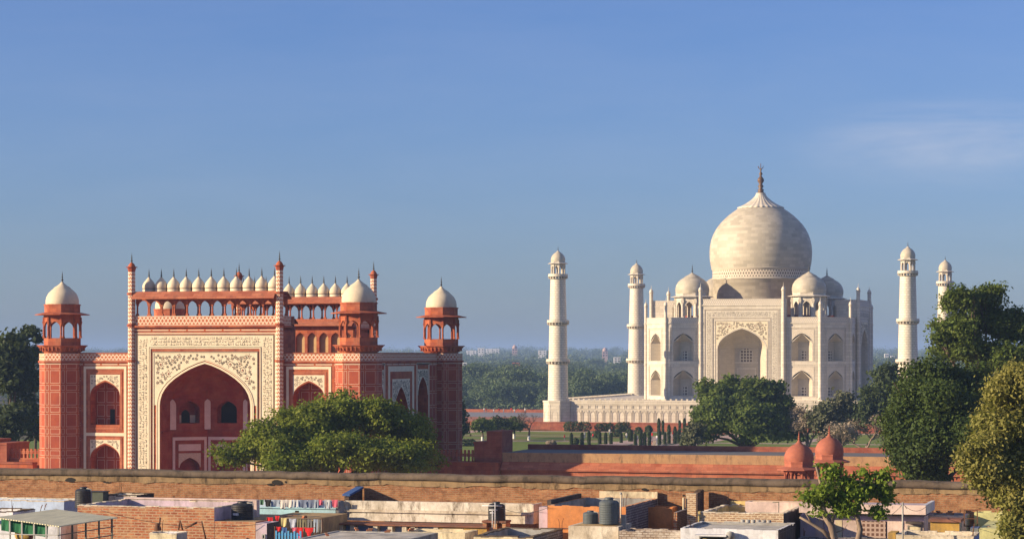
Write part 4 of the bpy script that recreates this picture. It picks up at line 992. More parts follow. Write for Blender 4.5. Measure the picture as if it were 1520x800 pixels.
tree('thin_tree', 'thin branched tree with sparse leaves rising behind the left corner of the gatehouse', 'tree', 52, 380,
     [(42, 494, 14, 7, 0), (56, 505, 10, 6, 1), (30, 503, 10, 6, -1), (52, 525, 12, 10, 0), (40, 535, 12, 12, 0)], .55, 'dark', 190, 10, .45, .22, 5, gap=.3)
tree('garden_tree', 'large dense dark green tree in the garden in front of the mausoleum portal', 'tree', 1110, 440,
     [(1060, 590, 26, 26, 0), (1050, 625, 26, 32, -2), (1090, 585, 34, 24, 3), (1130, 583, 34, 22, 2), (1155, 605, 30, 26, 2), (1165, 638, 24, 24, 3), (1100, 625, 50, 36, -5), (1140, 640, 44, 24, -5), (1040, 645, 18, 18, -2)], .55, 'deep', 3800, 12, .55, .6, 6, gap=.22)
tree('grey_green_tree', 'small grey green bushy tree at the left foot of the large garden tree', 'tree', 1030, 436, [(1033, 645, 12, 18, -3), (1024, 655, 10, 12, -3)], .5, 'grey', 260, 10, .4, .2, 9)
tree('olive_tree', 'loose olive green tree between two bare brown trees before the mausoleum', 'tree', 1232, 430, [(1222, 615, 18, 24, 0), (1245, 608, 20, 22, 2), (1240, 640, 24, 26, 0), (1268, 620, 18, 22, 4)], .6, 'grey', 700, 11, .6, .35, 10, gap=.25)
tree('dark_conifer', 'dark green tree rising in front of the right side face of the mausoleum', 'tree', 1312, 425, [(1318, 565, 20, 24, 0), (1305, 590, 24, 28, 0), (1335, 590, 24, 34, 3), (1288, 612, 18, 24, 0)], .6, 'dark', 1000, 12, .6, .4, 11, gap=.15)
tree('evergreen_tree', 'very large dark evergreen tree on the right, its foot behind the brick wall', 'tree', 1395, 205,
     [(1345, 600, 34, 50, 0), (1338, 655, 34, 55, -2), (1390, 580, 46, 44, 2), (1440, 590, 48, 50, 3), (1400, 650, 66, 70, -3), (1455, 660, 44, 66, 0), (1370, 700, 50, 40, -2)], .25, 'evergreen', 8500, 13, .34, .5, 12, gap=.15)
tree('tall_tree', 'tall airy green tree with open top branches right of the last minaret', 'tree', 1460, 245,
     [(1430, 448, 26, 24, 0), (1420, 490, 30, 24, 0), (1462, 440, 26, 18, 2), (1465, 480, 36, 32, 3), (1500, 490, 28, 34, 2), (1440, 525, 40, 26, 0), (1490, 540, 40, 36, 0), (1396, 505, 14, 12, -1), (1530, 560, 30, 60, 2)], .30, 'deep', 5600, 12, .40, .4, 13, gap=.3)
tree('pale_tree', 'yellow green leafy tree at the right edge in front of the brick wall', 'tree', 1535, 121,
     [(1500, 580, 34, 40, 0), (1545, 570, 40, 40, 0), (1480, 640, 40, 42, 0), (1530, 660, 50, 60, 2), (1468, 690, 34, 34, -1), (1510, 730, 50, 50, 0), (1505, 785, 24, 30, -1), (1456, 715, 16, 18, 0)], .165, 'olive', 9000, 12, .26, .3, 14, gap=.25)
tree('dark_bush', 'small dark rounded tree just right of the gatehouse rear corner', 'tree', 676, 470, [(676, 612, 12, 16, 0), (678, 635, 10, 16, 0)], .6, 'dark', 330, 11, .6, .3, 15)
# foreground tree: two bare trunks with a few tufts
def poly(pts, D): return [(*gp(u, D), hz(v, D)) for u, v in pts]
def tufted_tree():
    D = 120; x, y = gp(1250, D); t = thing('tufted_tree', 'small pruned tree with two pale trunks and bright green tufts among the roofs', 'tree', (x, y, 0))
    m = MB()
    def br(pts, r0, r1, n=8):
        q = [(a - x, b - y, c) for a, b, c in poly(pts, D)]; m.tube(q, [r0 + (r1 - r0) * i / (len(q) - 1) for i in range(len(q))], n)
    br([(1246, 1180), (1243, 900), (1238, 800), (1234, 780), (1226, 768), (1221, 750), (1219, 720), (1214, 700), (1210, 688)], .26, .035)
    br([(1234, 800), (1222, 787), (1205, 777), (1187, 767)], .13, .05); br([(1205, 777), (1200, 768), (1196, 762)], .05, .02)
    br([(1234, 780), (1237, 765), (1240, 752), (1248, 735)], .12, .04); br([(1219, 722), (1225, 708), (1226, 698)], .08, .03); br([(1214, 700), (1212, 686)], .05, .02)
    br([(1270, 1180), (1271, 900), (1274, 800), (1277, 785), (1273, 768), (1270, 752), (1274, 735), (1284, 715), (1300, 702)], .20, .035)
    br([(1270, 752), (1258, 735), (1256, 722)], .08, .03); br([(1274, 735), (1290, 735), (1305, 728)], .08, .03); br([(1240, 790), (1252, 786), (1258, 778)], .03, .01)
    m.build('trunk', M['bark_pale'], t)
    rng = np.random.default_rng(21); tuft = []
    for u, v, ru, rv, dd in ((1234, 706, 12, 13, 0), (1228, 728, 13, 10, -.5), (1240, 740, 20, 12, .3), (1205, 740, 14, 13, 0), (1214, 758, 8, 6, 0), (1262, 722, 12, 14, 0), (1272, 738, 16, 12, -.4), (1288, 728, 12, 10, .2), (1308, 733, 14, 15, .4), (1315, 745, 9, 8, 0), (1302, 762, 14, 8, 0), (1284, 707, 10, 9, 0), (1250, 755, 18, 9, 0), (1306, 708, 14, 9, 0), (1222, 694, 8, 5, 0)): tuft.append((u, v, ru, rv, dd))
    lo = px_lobes(tuft, D, (x, y)); P, O = foliage(lo, 700, 8, .2, rng, .32); leaf_object('crown', P, .19, LM['fresh'], t, rng=rng, outward=O)
tufted_tree()

def bare_tree(label, u, D, h, spread, seed, leafmat=None, nleaf=0, bark='bark_pale', name='bare_tree', depth=5):
    rng = random.Random(seed); x, y = gp(u, D); t = thing(name, label, 'tree', (x, y, 0)); m, tw, tips = MB(), MB(), []
    def grow(p, d, ln, r, k):
        e = p + d * ln; mid = p.lerp(e, .5) + Vector((rng.uniform(-1, 1), rng.uniform(-1, 1), 0)) * ln * .08
        (m if k > depth - 3 else tw).tube([p, mid, e], [r, r * .85, r * .68], 6 if k > 2 else 4, cap=False)
        if k == 0: tips.append(e); return
        for _ in range(3 if k > 1 else 4):
            a = Vector((rng.uniform(-1, 1), rng.uniform(-1, 1), rng.uniform(-.25, .9))); nd = (d * (1.1 - spread) + a * spread).normalized(); grow(e, nd, ln * rng.uniform(.6, .85), r * .6, k - 1)
    grow(Vector((0, 0, 0)), Vector((.05, 0, 1)), h * .27, h * .03, depth)
    m.build('trunk', M[bark], t); tw.build('crown', M[bark], t)
    if 'white painted' in label: m = MB(); m.lathe(0, 0, [(h * .036, 0), (h * .035, 1.1)], 10); m.build('painted_base', M['whitewash'], t)
    if nleaf:
        P = np.repeat(np.array([list(a) for a in tips]), nleaf, 0); P += np.random.default_rng(seed).normal(size=P.shape) * .35; leaf_object('dry_leaf_cover', P, .3, LM[leafmat], t)
    return t
bare_tree('pale bare tree with dry whitish twigs right of the large garden tree', 1198, 432, 12.5, .62, 3, 'brown', 14)
bare_tree('spreading bare brown tree before the right corner of the mausoleum', 1282, 425, 12.0, .68, 5, 'brown', 10)
bare_tree('low bare brown tree half behind the right red kiosk', 1252, 418, 9.5, .65, 8, 'brown', 10)
bare_tree('leafless brown tree with a white painted foot on the lawn left of the plinth', 785, 570, 9.0, .6, 12, None, 0, 'bark')
for i, (u, v, lab) in enumerate(((716, 632, 'small round lawn tree with a white painted trunk, the left one of three'), (741, 630, 'small dark lawn tree in the middle of three, behind the red pier'), (763, 631, 'small round lawn tree next to the leafless brown tree'))):
    D = 560 + i * 10; tree('lawn_tree', lab, 'tree', u, D, [(u, v - 1, 13, 9, 0), (u - 7, v + 2, 8, 6, 0), (u + 8, v + 1, 8, 7, 0)], .5, ('deep', 'dark', 'deep')[i], 330, 11, .45, .22, 30 + i, group='small trees on the lawn left of the plinth', white=True)
# trunk bases painted white

# cypresses and clipped bushes along the paths
def cypress_mesh(h, r, seed):
    rng = np.random.default_rng(seed); n = 1100; z = rng.uniform(.02, 1, n); a = rng.uniform(0, 2 * PI, n); rr = r * np.minimum(1, (1 - z) * 5 + .25) * rng.uniform(.75, 1.1, n)
    P = np.stack([rr * np.cos(a), rr * np.sin(a), z * h], 1); O = np.stack([np.cos(a), np.sin(a), np.full(n, .4)], 1); return P, O, rng
cp = []
for i, (h, r) in enumerate(((2.9, .34), (4.3, .33), (2.5, .5))):
    P, O, rng = cypress_mesh(h, r, 50 + i); o = leaf_object('cypress', P, .26, LM['dark'], rng=rng, outward=O)
    m = MB(); m.tube([(0, 0, 0), (0, 0, .6)], .12, 6); m.build('trunk', M['bark'], o); cp.append(o)
used = set(); CYP = []
for u, v, k in ((680, 660, 0), (864, 660, 0), (890, 659, 0), (899, 659, 0), (907, 659, 0), (922, 657, 0), (936, 655, 2), (943, 660, 0), (951, 661, 0), (957, 661, 0), (964, 660, 1), (978, 648, 1), (984, 645, 1), (979, 658, 0), (987, 660, 0), (993, 659, 1), (1002, 659, 1), (1009, 645, 1), (1007, 658, 0), (1014, 657, 2), (1016, 645, 1), (1020, 655, 0), (848, 661, 0), (874, 661, 0)):
    D = 20.3 * FPX / (v - HV); x, y = gp(u, D)
    o = cp[k] if k not in used else dup(cp[k]); used.add(k); o.location = (x, y, 0)
    sc = random.uniform(.88, 1.12); o.scale = (sc, sc, sc * random.uniform(.9, 1.15)); CYP.append((u, v, o))
CYP.sort(key=lambda c: c[0])
for i, (u, v, o) in enumerate(CYP):
    tag(o, 'narrow dark clipped cypress in the rows along the garden paths' if u > 700 else 'single narrow cypress on the lawn right beside the gatehouse corner', 'cypress', 'clipped cypresses along the garden paths' if u > 700 else None)
def bush(label, u, v, ru, rv, mat='dark', seed=1, group='clipped round bushes on the lawn'):
    ru, rv = ru * 1.12, rv * 1.1
    D = 20.3 * FPX / (v - HV); x, y = gp(u, D); s = D / FPX; rng = np.random.default_rng(seed)
    n = int(160 + ru * rv * 9); O = rng.normal(size=(n, 3)); O /= np.linalg.norm(O, axis=1)[:, None]; k = rng.choice([-1, 0, 1], n) * (ru * s * .55 if ru > 9 else 0); w = ru * s * (.5 if ru > 9 else 1)
    P = O * np.array([w, w, rv * s]) * rng.uniform(.8, 1.08, n)[:, None]; P[:, 0] += E1[0] * k; P[:, 1] += E1[1] * k; P[:, 2] += rv * s * .9
    P[:, 2] = np.maximum(P[:, 2], .05); o = leaf_object('round_bush', P, .36, LM[mat], None, (x, y, 0), rng, O)
    m = MB(); m.tube([(0, 0, 0), (0, 0, rv * s * .8)], .1, 6); m.build('trunk', M['bark'], o); tag(o, label, 'bush', group)
for i, (u, v, ru, rv, lab) in enumerate(((857, 640, 18, 7, 'widest dark clipped bush against the red terrace wall'), (898, 640, 13, 6, 'dark clipped bush right of the widest one against the terrace wall'), (925, 641, 10, 7, 'dark round bush before the terrace wall, third from the plinth corner'), (948, 644, 5, 5, 'small round bush between the cypress rows and the terrace wall'), (963, 642, 5, 5, 'small round bush at the start of the far cypress row'), (885, 650, 6, 5, 'round bush on the lawn edge left of the grey path'), (915, 648, 6, 5, 'round green bush in front of the third dark bush'), (854, 660, 5, 5, 'round bush at the left start of the cypress row'), (695, 662, 10, 5, 'low green bush beside the gatehouse corner'), (818, 660, 7, 3, 'low reddish flower bush on the lawn edge'), (1014, 632, 1, 1, ''), (933, 650, 5, 6, 'round bush just left of the tall near cypress'))):
    if lab: bush(lab, u, v, ru, rv, 'dark' if i not in (9,) else 'brown', 70 + i)

# ---- woodland across the river: the nearest trees one by one, the rest one mass
def crown_pts(r, h, n, seed, leaf):
    rng = np.random.default_rng(seed); lo = [(rng.uniform(-.5, .5) * r, rng.uniform(-.5, .5) * r, h * rng.uniform(.45, .75), r * rng.uniform(.45, .7), r * rng.uniform(.45, .7), h * rng.uniform(.25, .38)) for _ in range(6)] + [(0, 0, h * .35, r * .9, r * .9, h * .35)]
    return foliage(lo, n, 8, leaf * .9, rng, .15)
protos = []
for i, (r, h) in enumerate(((7, 12), (9, 15), (6, 10), (10, 13))):
    P, O = crown_pts(r, h, 800, 90 + i, .6); o = leaf_object('forest_tree', P, .68, LM['wood'], rng=np.random.default_rng(i), outward=O); protos.append(o)
rf = random.Random(5); FP = []
for i in range(230):
    u = rf.choice((rf.uniform(672, 965), rf.uniform(672, 965), rf.uniform(672, 965), rf.uniform(1288, 1345))); D = 1100 + 1500 * rf.random() ** 1.5
    FP.append((D, u))
FP.sort()
for i, (D, u) in enumerate(FP):
    x, y = gp(u, D); k = rf.randrange(4); o = protos[k] if 'label' not in protos[k] else dup(protos[k])
    s = rf.uniform(.75, 1.3); o.location = (x, y, far_z(x, y) - 1.0); o.rotation_euler = (0, 0, rf.uniform(0, 6.28)); o.scale = (s, s, s * rf.uniform(.85, 1.2))
    tag(o, 'leafy tree in the hazy woodland across the river', 'tree', 'woodland trees across the river')
for nm, cnt, D0, D1, spr, leaf in (('woodland', 1000, 1250, 2600, 60, 1.25), ('far_woodland', 1700, 2500, 7000, 34, 2.4)):
    Ps, Os = [], []; lows = [crown_pts(8, 13, spr, 200 + i, leaf * .9) for i in range(5)]
    for i in range(cnt):
        u = rf.uniform(-120, 1640); D = D0 + (D1 - D0) * rf.random() ** 1.15; x, y = gp(u, D); P, O = lows[i % 5]; a = rf.uniform(0, 6.28); s = rf.uniform(.75, 1.3) * (1 + max(0, D - 2500) / 6000)
        Rm = np.array([[math.cos(a), -math.sin(a), 0], [math.sin(a), math.cos(a), 0], [0, 0, 1]]); Ps.append(P @ Rm.T * s + np.array([x, y, far_z(x, y) - 1])); Os.append(O @ Rm.T)
    o = leaf_object(nm, np.concatenate(Ps), leaf, LM['wood'], outward=np.concatenate(Os)); o['kind'] = 'stuff'
P = RNG.uniform(size=(26000, 3)); uu = 560 + P[:, 0] * 820; DD = 1085 + 500 * P[:, 1] ** 1.3
xy = np.array([gp(a, b) for a, b in zip(uu, DD)]); zz = np.array([far_z(a, b) for a, b in xy]) + P[:, 2] * 4
o = leaf_object('river_scrub', np.column_stack([xy, zz]), 1.0, LM['wood']); o['kind'] = 'stuff'

# distant buildings showing above the woodland
M['far_white'] = plain('distant_white_wall', (.80, .78, .75), (.72, .69, .65), .2); M['far_orange'] = plain('distant_orange_roof', (.5, .16, .08), (.4, .12, .07), .3); M['far_pink'] = plain('distant_pink_wall', (.55, .36, .3), (.45, .3, .26), .2)
def far_building(label, u0, u1, v0, v1, D, mat, dome=False):
    x, y = gp((u0 + u1) / 2, D); w = (u1 - u0) * D / FPX; zb, zt = hz(v1, D), hz(v0, D); g = far_z(x, y); t = thing('distant_building', label, 'building', (x, y, g), YAW * -1)
    b = MB(); b.box(-w / 2, w / 2, -w * .3, w * .3, 0, zt - g, 0)
    if dome: b.lathe(0, 0, [(w * .42, zt - g), (w * .48, zt - g + w * .2), (w * .3, zt - g + w * .5), (0, zt - g + w * .7)], 16)
    b.build('wall', M[mat], t); b = MB(); n = max(2, int(w / 7)); h = min(zt - zb, 9)
    for i in range(n):
        for j in range(2): xx = -w / 2 + (i + .5) * w / n; b.box(xx - 1, xx + 1, -w * .3 - .2, -w * .3 - .01, zt - g - h * (.45 * j + .4), zt - g - h * (.45 * j + .2))
    b.build('window_row', M['dark'], t)
far_building('distant white block of flats, tallest on the horizon left of the front left minaret', 709, 719, 516.5, 526, 4200, 'far_white')
far_building('low distant white building at the left end of the horizon group', 692, 707, 520, 526, 4400, 'far_white')
far_building('long low distant white building right of the tallest one on the horizon', 721, 741, 517.5, 523, 4600, 'far_white')
far_building('distant pinkish domed building on the horizon left of the left minaret', 760, 768, 517, 526, 4000, 'far_pink', True)
far_building('distant white building just left of the front left minaret', 799, 811, 520, 527, 3600, 'far_white')
far_building('distant pinkish domed building on the horizon between the two left minarets', 894, 902, 521, 530, 3800, 'far_pink', True)
far_building('distant white house in the woodland near the far left minaret', 911, 921, 530, 537, 2500, 'far_white')
far_building('orange roofed house amid the woodland left of the front left minaret', 760, 772, 538, 546, 2000, 'far_orange')
far_building('small white house in the woodland right beside the gatehouse', 680, 693, 538, 546, 2000, 'far_white')
far_building('small white house low in the woodland left of the front minaret', 788, 797, 556, 568, 1250, 'far_white')
far_building('distant white house on the horizon right of the mausoleum', 1313, 1319, 525, 533, 3400, 'far_white')
far_building('small white building low on the horizon left of the right front minaret', 1322, 1328, 528, 533, 3600, 'far_white')

# ================================================================== air
hk = bpy.data.materials.new('haze'); hk.use_nodes = True; ht = hk.node_tree; ht.nodes.clear()
ho = N(ht, 'ShaderNodeOutputMaterial'); hv_ = N(ht, 'ShaderNodeVolumePrincipled'); hv_.inputs['Color'].default_value = (.36, .54, .88, 1); hv_.inputs['Density'].default_value = .00014; hv_.inputs['Anisotropy'].default_value = .0
ht.links.new(hv_.outputs[0], ho.inputs['Volume'])
b = MB(); b.box(-9100, 9100, -1450, 15100, -10, 78); o = b.build('haze', hk); o['kind'] = 'stuff'

# people, tiny in the distance: one continuous body each, with clothes as children
def person_proto(shirt, trousers):
    import bmesh
    pts = [((0, 0, .92), .13), ((0, 0, 1.15), .125), ((0, 0, 1.38), .15), ((0, 0, 1.50), .055), ((0, -.01, 1.60), .085), ((0, -.01, 1.70), .08),
           ((.18, 0, 1.40), .055), ((.23, .0, 1.12), .042), ((.24, -.06, .88), .034), ((-.18, 0, 1.40), .055), ((-.23, 0, 1.12), .042), ((-.24, -.05, .88), .034),
           ((.09, 0, .86), .085), ((.10, -.01, .48), .06), ((.11, 0, .08), .042), ((.115, -.12, .04), .035), ((-.09, 0, .86), .085), ((-.10, .03, .48), .06), ((-.11, .06, .08), .042), ((-.115, -.06, .04), .035)]
    ed = [(0, 1), (1, 2), (2, 3), (3, 4), (4, 5), (2, 6), (6, 7), (7, 8), (2, 9), (9, 10), (10, 11), (0, 12), (12, 13), (13, 14), (14, 15), (0, 16), (16, 17), (17, 18), (18, 19)]
    me = bpy.data.meshes.new('person'); me.from_pydata([p for p, r in pts], ed, []); o = bpy.data.objects.new('person', me); COL.objects.link(o)
    sk = o.modifiers.new('skin', 'SKIN')
    for i, (p, r) in enumerate(pts): me.skin_vertices[0].data[i].radius = (r, r)
    me.skin_vertices[0].data[0].use_root = True
    o.modifiers.new('sub', 'SUBSURF').levels = 1
    dg = bpy.context.evaluated_depsgraph_get(); m2 = bpy.data.meshes.new_from_object(o.evaluated_get(dg)); o.modifiers.clear(); o.data = m2
    for m in (plain('skin_tone', (.22, .12, .08)) if 'skin_tone' not in bpy.data.materials else bpy.data.materials['skin_tone'], shirt, trousers, M['dark']): m2.materials.append(m)
    for p in m2.polygons:
        c = p.center; p.use_smooth = True
        p.material_index = 3 if c.z > 1.66 or (c.z > 1.58 and c.y > .03) else 0 if c.z > 1.47 or (abs(c.x) > .2 and c.z < 1.0) else 1 if c.z > .92 else 2 if c.z > .1 else 3
    return o

# ================================================================== old brick boundary wall
WY = -528.0
def old_brick():
    k = Nodes('old_orange_brick', .95, .1); b = k.brick(.36, .12, (.39, .165, .075), (.24, .085, .042), (.31, .21, .125), .024)
    f = k.noise(.35, 7, .7); g = k.noise(2.5, 7, .75); h = k.noise(1.1, 6, .7, stretch=(.6, 1, 2.2)); s2 = k.noise(1.6, 7, .75, stretch=(.5, 1, 5)); col0 = k.mix(k.ramp(s2, .54, .64, 0, .75), b.outputs[0], (.11, .05, .03))
    col = k.mix(k.ramp(f, .4, .72, 0, .5), col0, (.40, .23, .12)); col = k.mix(k.ramp(g, .47, .66, 0, .8), col, (.13, .055, .028)); col = k.mix(k.ramp(h, .55, .7, 0, .45), col, (.48, .30, .15))
    k.bump(g, .6, .06); return k.done(col)
M['old_brick'] = old_brick()
M['coping'] = plaster('black_stained_lime', (.17, .13, .095), (.095, .072, .052), (.03, .025, .02), .9)
M['wall_plaster'] = plaster('crumbling_plaster', (.34, .235, .13), (.19, .13, .07), (.045, .033, .022), .95)
bw = thing('brick_wall', 'long old orange brick boundary wall with a black stained rounded coping across the whole photo', 'wall', (90, WY, 0))
X0, X1, WT = -75, 75, 12.8
def wobble(x, s, a): return a * noise.noise(Vector((x * s, 3.3, 0)))
b = MB(); b.box(X0, X1, -.3, .5, 0, 12.1); b.build('brickwork', M['old_brick'], bw)
b = MB(); pb = MB(); xs = np.linspace(X0, X1, 560)
for xa, xb in zip(xs, xs[1:]):
    e = lambda x: 12.04 + wobble(x, .5, .13) + wobble(x, 3, .09)
    t_ = lambda x: WT - .38 + wobble(x, 2.2, .05)
    o_ = lambda x: -.36 + wobble(x, 4, .02)
    pb.face([(xa, o_(xa), e(xa)), (xb, o_(xb), e(xb)), (xb, o_(xb), t_(xb)), (xa, o_(xa), t_(xa))]); pb.face([(xa, -.29, e(xa)), (xb, -.29, e(xb)), (xb, o_(xb), e(xb)), (xa, o_(xa), e(xa))])
    pr = [(-.40, -.42), (-.50, -.38), (-.52, -.24), (-.47, -.10), (-.3, -.02), (0, .03), (.3, -.02), (.55, -.2), (.6, -.5)]
    for (y0, z0), (y1, z1) in zip(pr, pr[1:]):
        q = lambda x, y, z: (x, y + wobble(x + y * 9, 1.7, .035), WT + z + wobble(x, .35, .06) + wobble(x, 1.1, .035) + wobble(x + z * 5, 5, .02))
        b.face([q(xa, y0, z0), q(xb, y0, z0), q(xb, y1, z1), q(xa, y1, z1)], sm=True)
pb.box(X0, X1, -.28, .45, 12.11, WT - .36); pb.build('plaster_band', M['wall_plaster'], bw); b.build('coping', M['coping'], bw)
b = MB()
for u, v, w, h in ((104, 712, .45, .18), (411, 716, .42, .2), (401, 719, .3, .07), (424, 715, .1, .08), (157, 715.5, .3, .06), (823, 714, .15, .06), (956, 726, .22, .1), (1015, 735, .1, .08)):
    x, z = at(u, v, WY - .4); n = 9; x -= 90
    b.face([(x + w * math.cos(i / n * 6.28) * random.uniform(.7, 1), -.375, z + h * math.sin(i / n * 6.28) * random.uniform(.7, 1)) for i in range(n)])
b.build('hole', M['dark'], bw)

# ================================================================== roofs of the quarter below the wall
W = {}
def wash(name, c, c2=None, amt=.5, dk=(.16, .13, .1)): W[name] = plaster(name, tuple(min(.8, x * 1.12) for x in c), tuple(x * .72 for x in (c2 or c)), dk, min(1, amt * 1.35))
wash('pale_blue_wash', (.46, .56, .76), None, .25); wash('sky_blue_wash', (.36, .60, .70), (.42, .62, .70), .2); wash('deep_blue_wash', (.22, .30, .58), None, .3)
wash('lavender_wash_and_shade', (.50, .40, .48), (.55, .46, .47), .35); wash('pinkish_wash', (.66, .52, .46), (.58, .44, .40), .3); wash('white_stained_wash', (.72, .66, .57), (.64, .57, .46), .75, (.13, .10, .07))  # lavender is a wash and also paints mauve shade on walls
wash('cream_wash', (.70, .61, .42), (.62, .53, .36), .55); wash('orange_wash', (.66, .27, .095), (.6, .235, .085), .25); wash('yellow_wash', (.66, .50, .20), (.6, .46, .2), .35)
wash('lime_green_wash', (.62, .60, .28), (.56, .54, .27), .35); wash('blue_white_wash', (.70, .70, .74), (.66, .67, .72), .35); wash('ochre_dust', (.48, .34, .17), (.38, .26, .13), .5)
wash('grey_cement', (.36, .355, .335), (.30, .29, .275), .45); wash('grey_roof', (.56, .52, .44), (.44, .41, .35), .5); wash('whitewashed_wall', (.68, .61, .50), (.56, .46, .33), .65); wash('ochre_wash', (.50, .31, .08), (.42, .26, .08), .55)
wash('dark_stone_and_shade', (.085, .07, .065), (.06, .05, .048), .5); wash('rust_roof', (.27, .12, .08), (.20, .09, .06), .5); wash('pale_roof', (.62, .55, .48), (.5, .44, .38), .4)  # near-black tone: painted shade of east walls, plus dark stone parts
def brickm(name, c1, c2, mo, w=.3, h=.1, ms=.018, wash_=0, wc=(.5, .46, .42)):
    k = Nodes(name, .95, .1); b = k.brick(w, h, c1, c2, mo, ms); f = k.noise(1.2, 7, .72); g = k.noise(4, 5, .7)
    col = k.mix(k.ramp(g, .45, .7, 0, .5), b.outputs[0], tuple(x * .5 for x in c2)); col = k.mix(k.ramp(f, .55 - wash_ * .35, .75 - wash_ * .3, 0, .75), col, wc)
    k.bump(b.outputs['Fac'], .5, -.03); W[name] = k.done(col)
brickm('red_brick', (.46, .155, .07), (.27, .085, .045), (.40, .26, .17), .46, .16, .035, .25, (.50, .33, .18)); brickm('grey_brick', (.27, .25, .26), (.20, .185, .19), (.10, .09, .09), .42, .15, .03, .1, (.36, .33, .33))
brickm('whitewashed_brick', (.50, .44, .38), (.36, .27, .2), (.22, .16, .12), .3, .13, .024, .25, (.58, .53, .46)); brickm('rubble_brick', (.45, .27, .15), (.22, .09, .055), (.58, .47, .33), .36, .12, .035, .1, (.5, .4, .27)); brickm('shade_dark_brick', (.15, .10, .075), (.09, .06, .05), (.06, .045, .04), .3, .1, .02, 0, (.2, .15, .1))  # the darkest brick carries the shade of unlit faces in its colour
M['rust'] = plain('rusty_iron', (.10, .05, .03), (.16, .07, .035), 5, .85)
M['cement_sheet'] = (lambda k: (k.bump(k.math('SINE', k.math('MULTIPLY', k.uv()[0], 2 * PI / .15)), .5, .04), k.done(k.mix(k.ramp(k.noise(1.2, 6, .7, stretch=(3, .4, 1)), .35, .7), (.76, .71, .48), (.54, .51, .35))))[1])(Nodes('corrugated_cement_sheet', .9, .15))

def yat(u, v, x):                            # where the north-south line at x meets the sight line u
    k = (u - 760) / FPX; dx = x - CX; return CY + dx * (CS - k * SN) / (SN + k * CS)
def house(name, label, u0, u1, v, Y, north, par=.7, front='cream_wash', side=None, inner=None, roof='grey_roof', th=.2, group=None, cat='house', z0=0, sink=None):
    """flat-roofed block: wall faces, roof slab and a parapet; v is the front parapet's top"""
    x0, z = at(u0, v, Y); x1, _ = at(u1, v, Y); side, inner = side or front, inner or front
    t = thing(name, label, cat, ((x0 + x1) / 2, Y, z0), group=group); l = (x1 - x0) / 2; z -= z0; n = north; rz_ = z - par
    b = MB(); b.box(-l, l, 0, n, 0, rz_, 0)
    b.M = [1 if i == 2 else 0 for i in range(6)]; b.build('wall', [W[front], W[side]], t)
    b = MB(); b.box(-l + th, l - th, th, n - th, rz_ + .001, rz_ + .06); b.build('roof', W[roof], t)
    b = MB()
    cp_ = MB(); sd_ = random.Random(int(abs(u0 * 7 + v * 3))); cap = sd_.random() < .6
    segs = []
    for x_a, x_b, y_a, y_b in ((-l, l, 0, th), (-l, l, n - th, n), (-l, -l + th, th + .001, n - th - .001), (l - th, l, th + .001, n - th - .001)):
        al = x_b - x_a > y_b - y_a; ln_ = (x_b - x_a) if al else (y_b - y_a); m_ = max(1, int(ln_ / .42)) if par > .12 else 1
        for i in range(m_):
            p_, q_ = i / m_, (i + 1) / m_; dz = sd_.uniform(-.035, .015) - (.07 if sd_.random() < .06 else 0) if m_ > 1 else 0
            segs.append(((x_a + ln_ * p_, x_a + ln_ * q_, y_a, y_b) if al else (x_a, x_b, y_a + ln_ * p_, y_a + ln_ * q_)) + (dz,))
    for q in segs:
        dz = q[4]; q = q[:4]; zt_ = z + dz
        k = len(b.F); b.box(*q, rz_ + .002, zt_)
        if cap and par > .12: cp_.box(q[0] - .012, q[1] + .012, q[2] - .012, q[3] + .012, zt_ - .05 + sd_.uniform(-.02, .02), zt_ + .012)
        for i in range(6):
            f_ = b.F[k + i]; c = np.mean([b.V[j] for j in f_], axis=0)
            # faces looking into the roof well carry the inner wash
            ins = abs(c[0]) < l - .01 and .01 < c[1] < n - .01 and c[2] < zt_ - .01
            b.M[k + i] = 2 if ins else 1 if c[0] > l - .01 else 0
    b.build('parapet', [W[front], W[side], W[inner]], t)
    if sd_.random() < .45 and par > .2:
        cx_, cy_ = sd_.choice(((-l + .1, n - .1), (l - .1, n - .1), (l - .1, .1)))
        for i in range(3):
            rb = MB(); dx_, dy_ = sd_.uniform(-.08, .08), sd_.uniform(-.08, .08); h_ = sd_.uniform(.3, .75); rb.tube([(cx_ + dx_, cy_ + dy_, z - .1), (cx_ + dx_ * 1.4, cy_ + dy_, z + h_ * .6), (cx_ + dx_ * 2.4, cy_ + dy_, z + h_)], .014, 5); rb.build('rebar', M['rust'], t)
    if cp_.F: cp_.build('weathered_cap', M['coping'] if sd_.random() < .6 else W['whitewashed_wall'], t)
    return t, l, z, rz_, x0, x1
def addbox(t, name, mat, x0, x1, y0, y1, z0, z1):   # world coordinates, child of t
    b = MB(); o = t.location; b.box(x0 - o.x, x1 - o.x, y0 - o.y, y1 - o.y, z0 - o.z, z1 - o.z); return b.build(name, mat, t)
def window(t, u0, u1, v0, v1, Y, kind='window', mat=None):
    (xa, za), (xb, zb) = at(u0, v0, Y), at(u1, v1, Y); f = addbox(t, kind, M['dark'] if mat is None else mat, xa + .05, xb - .05, Y - .012, Y + .02, zb + .05, za - .05)
    b = MB(); o = t.location; b.rect_frame(Frame(0, 0, 0), xa - o.x, xb - o.x, zb - o.z, za - o.z, .06, -(Y - o.y) - .01, -(Y - o.y) + .05); b.build('frame', W['grey_cement'], f); return f

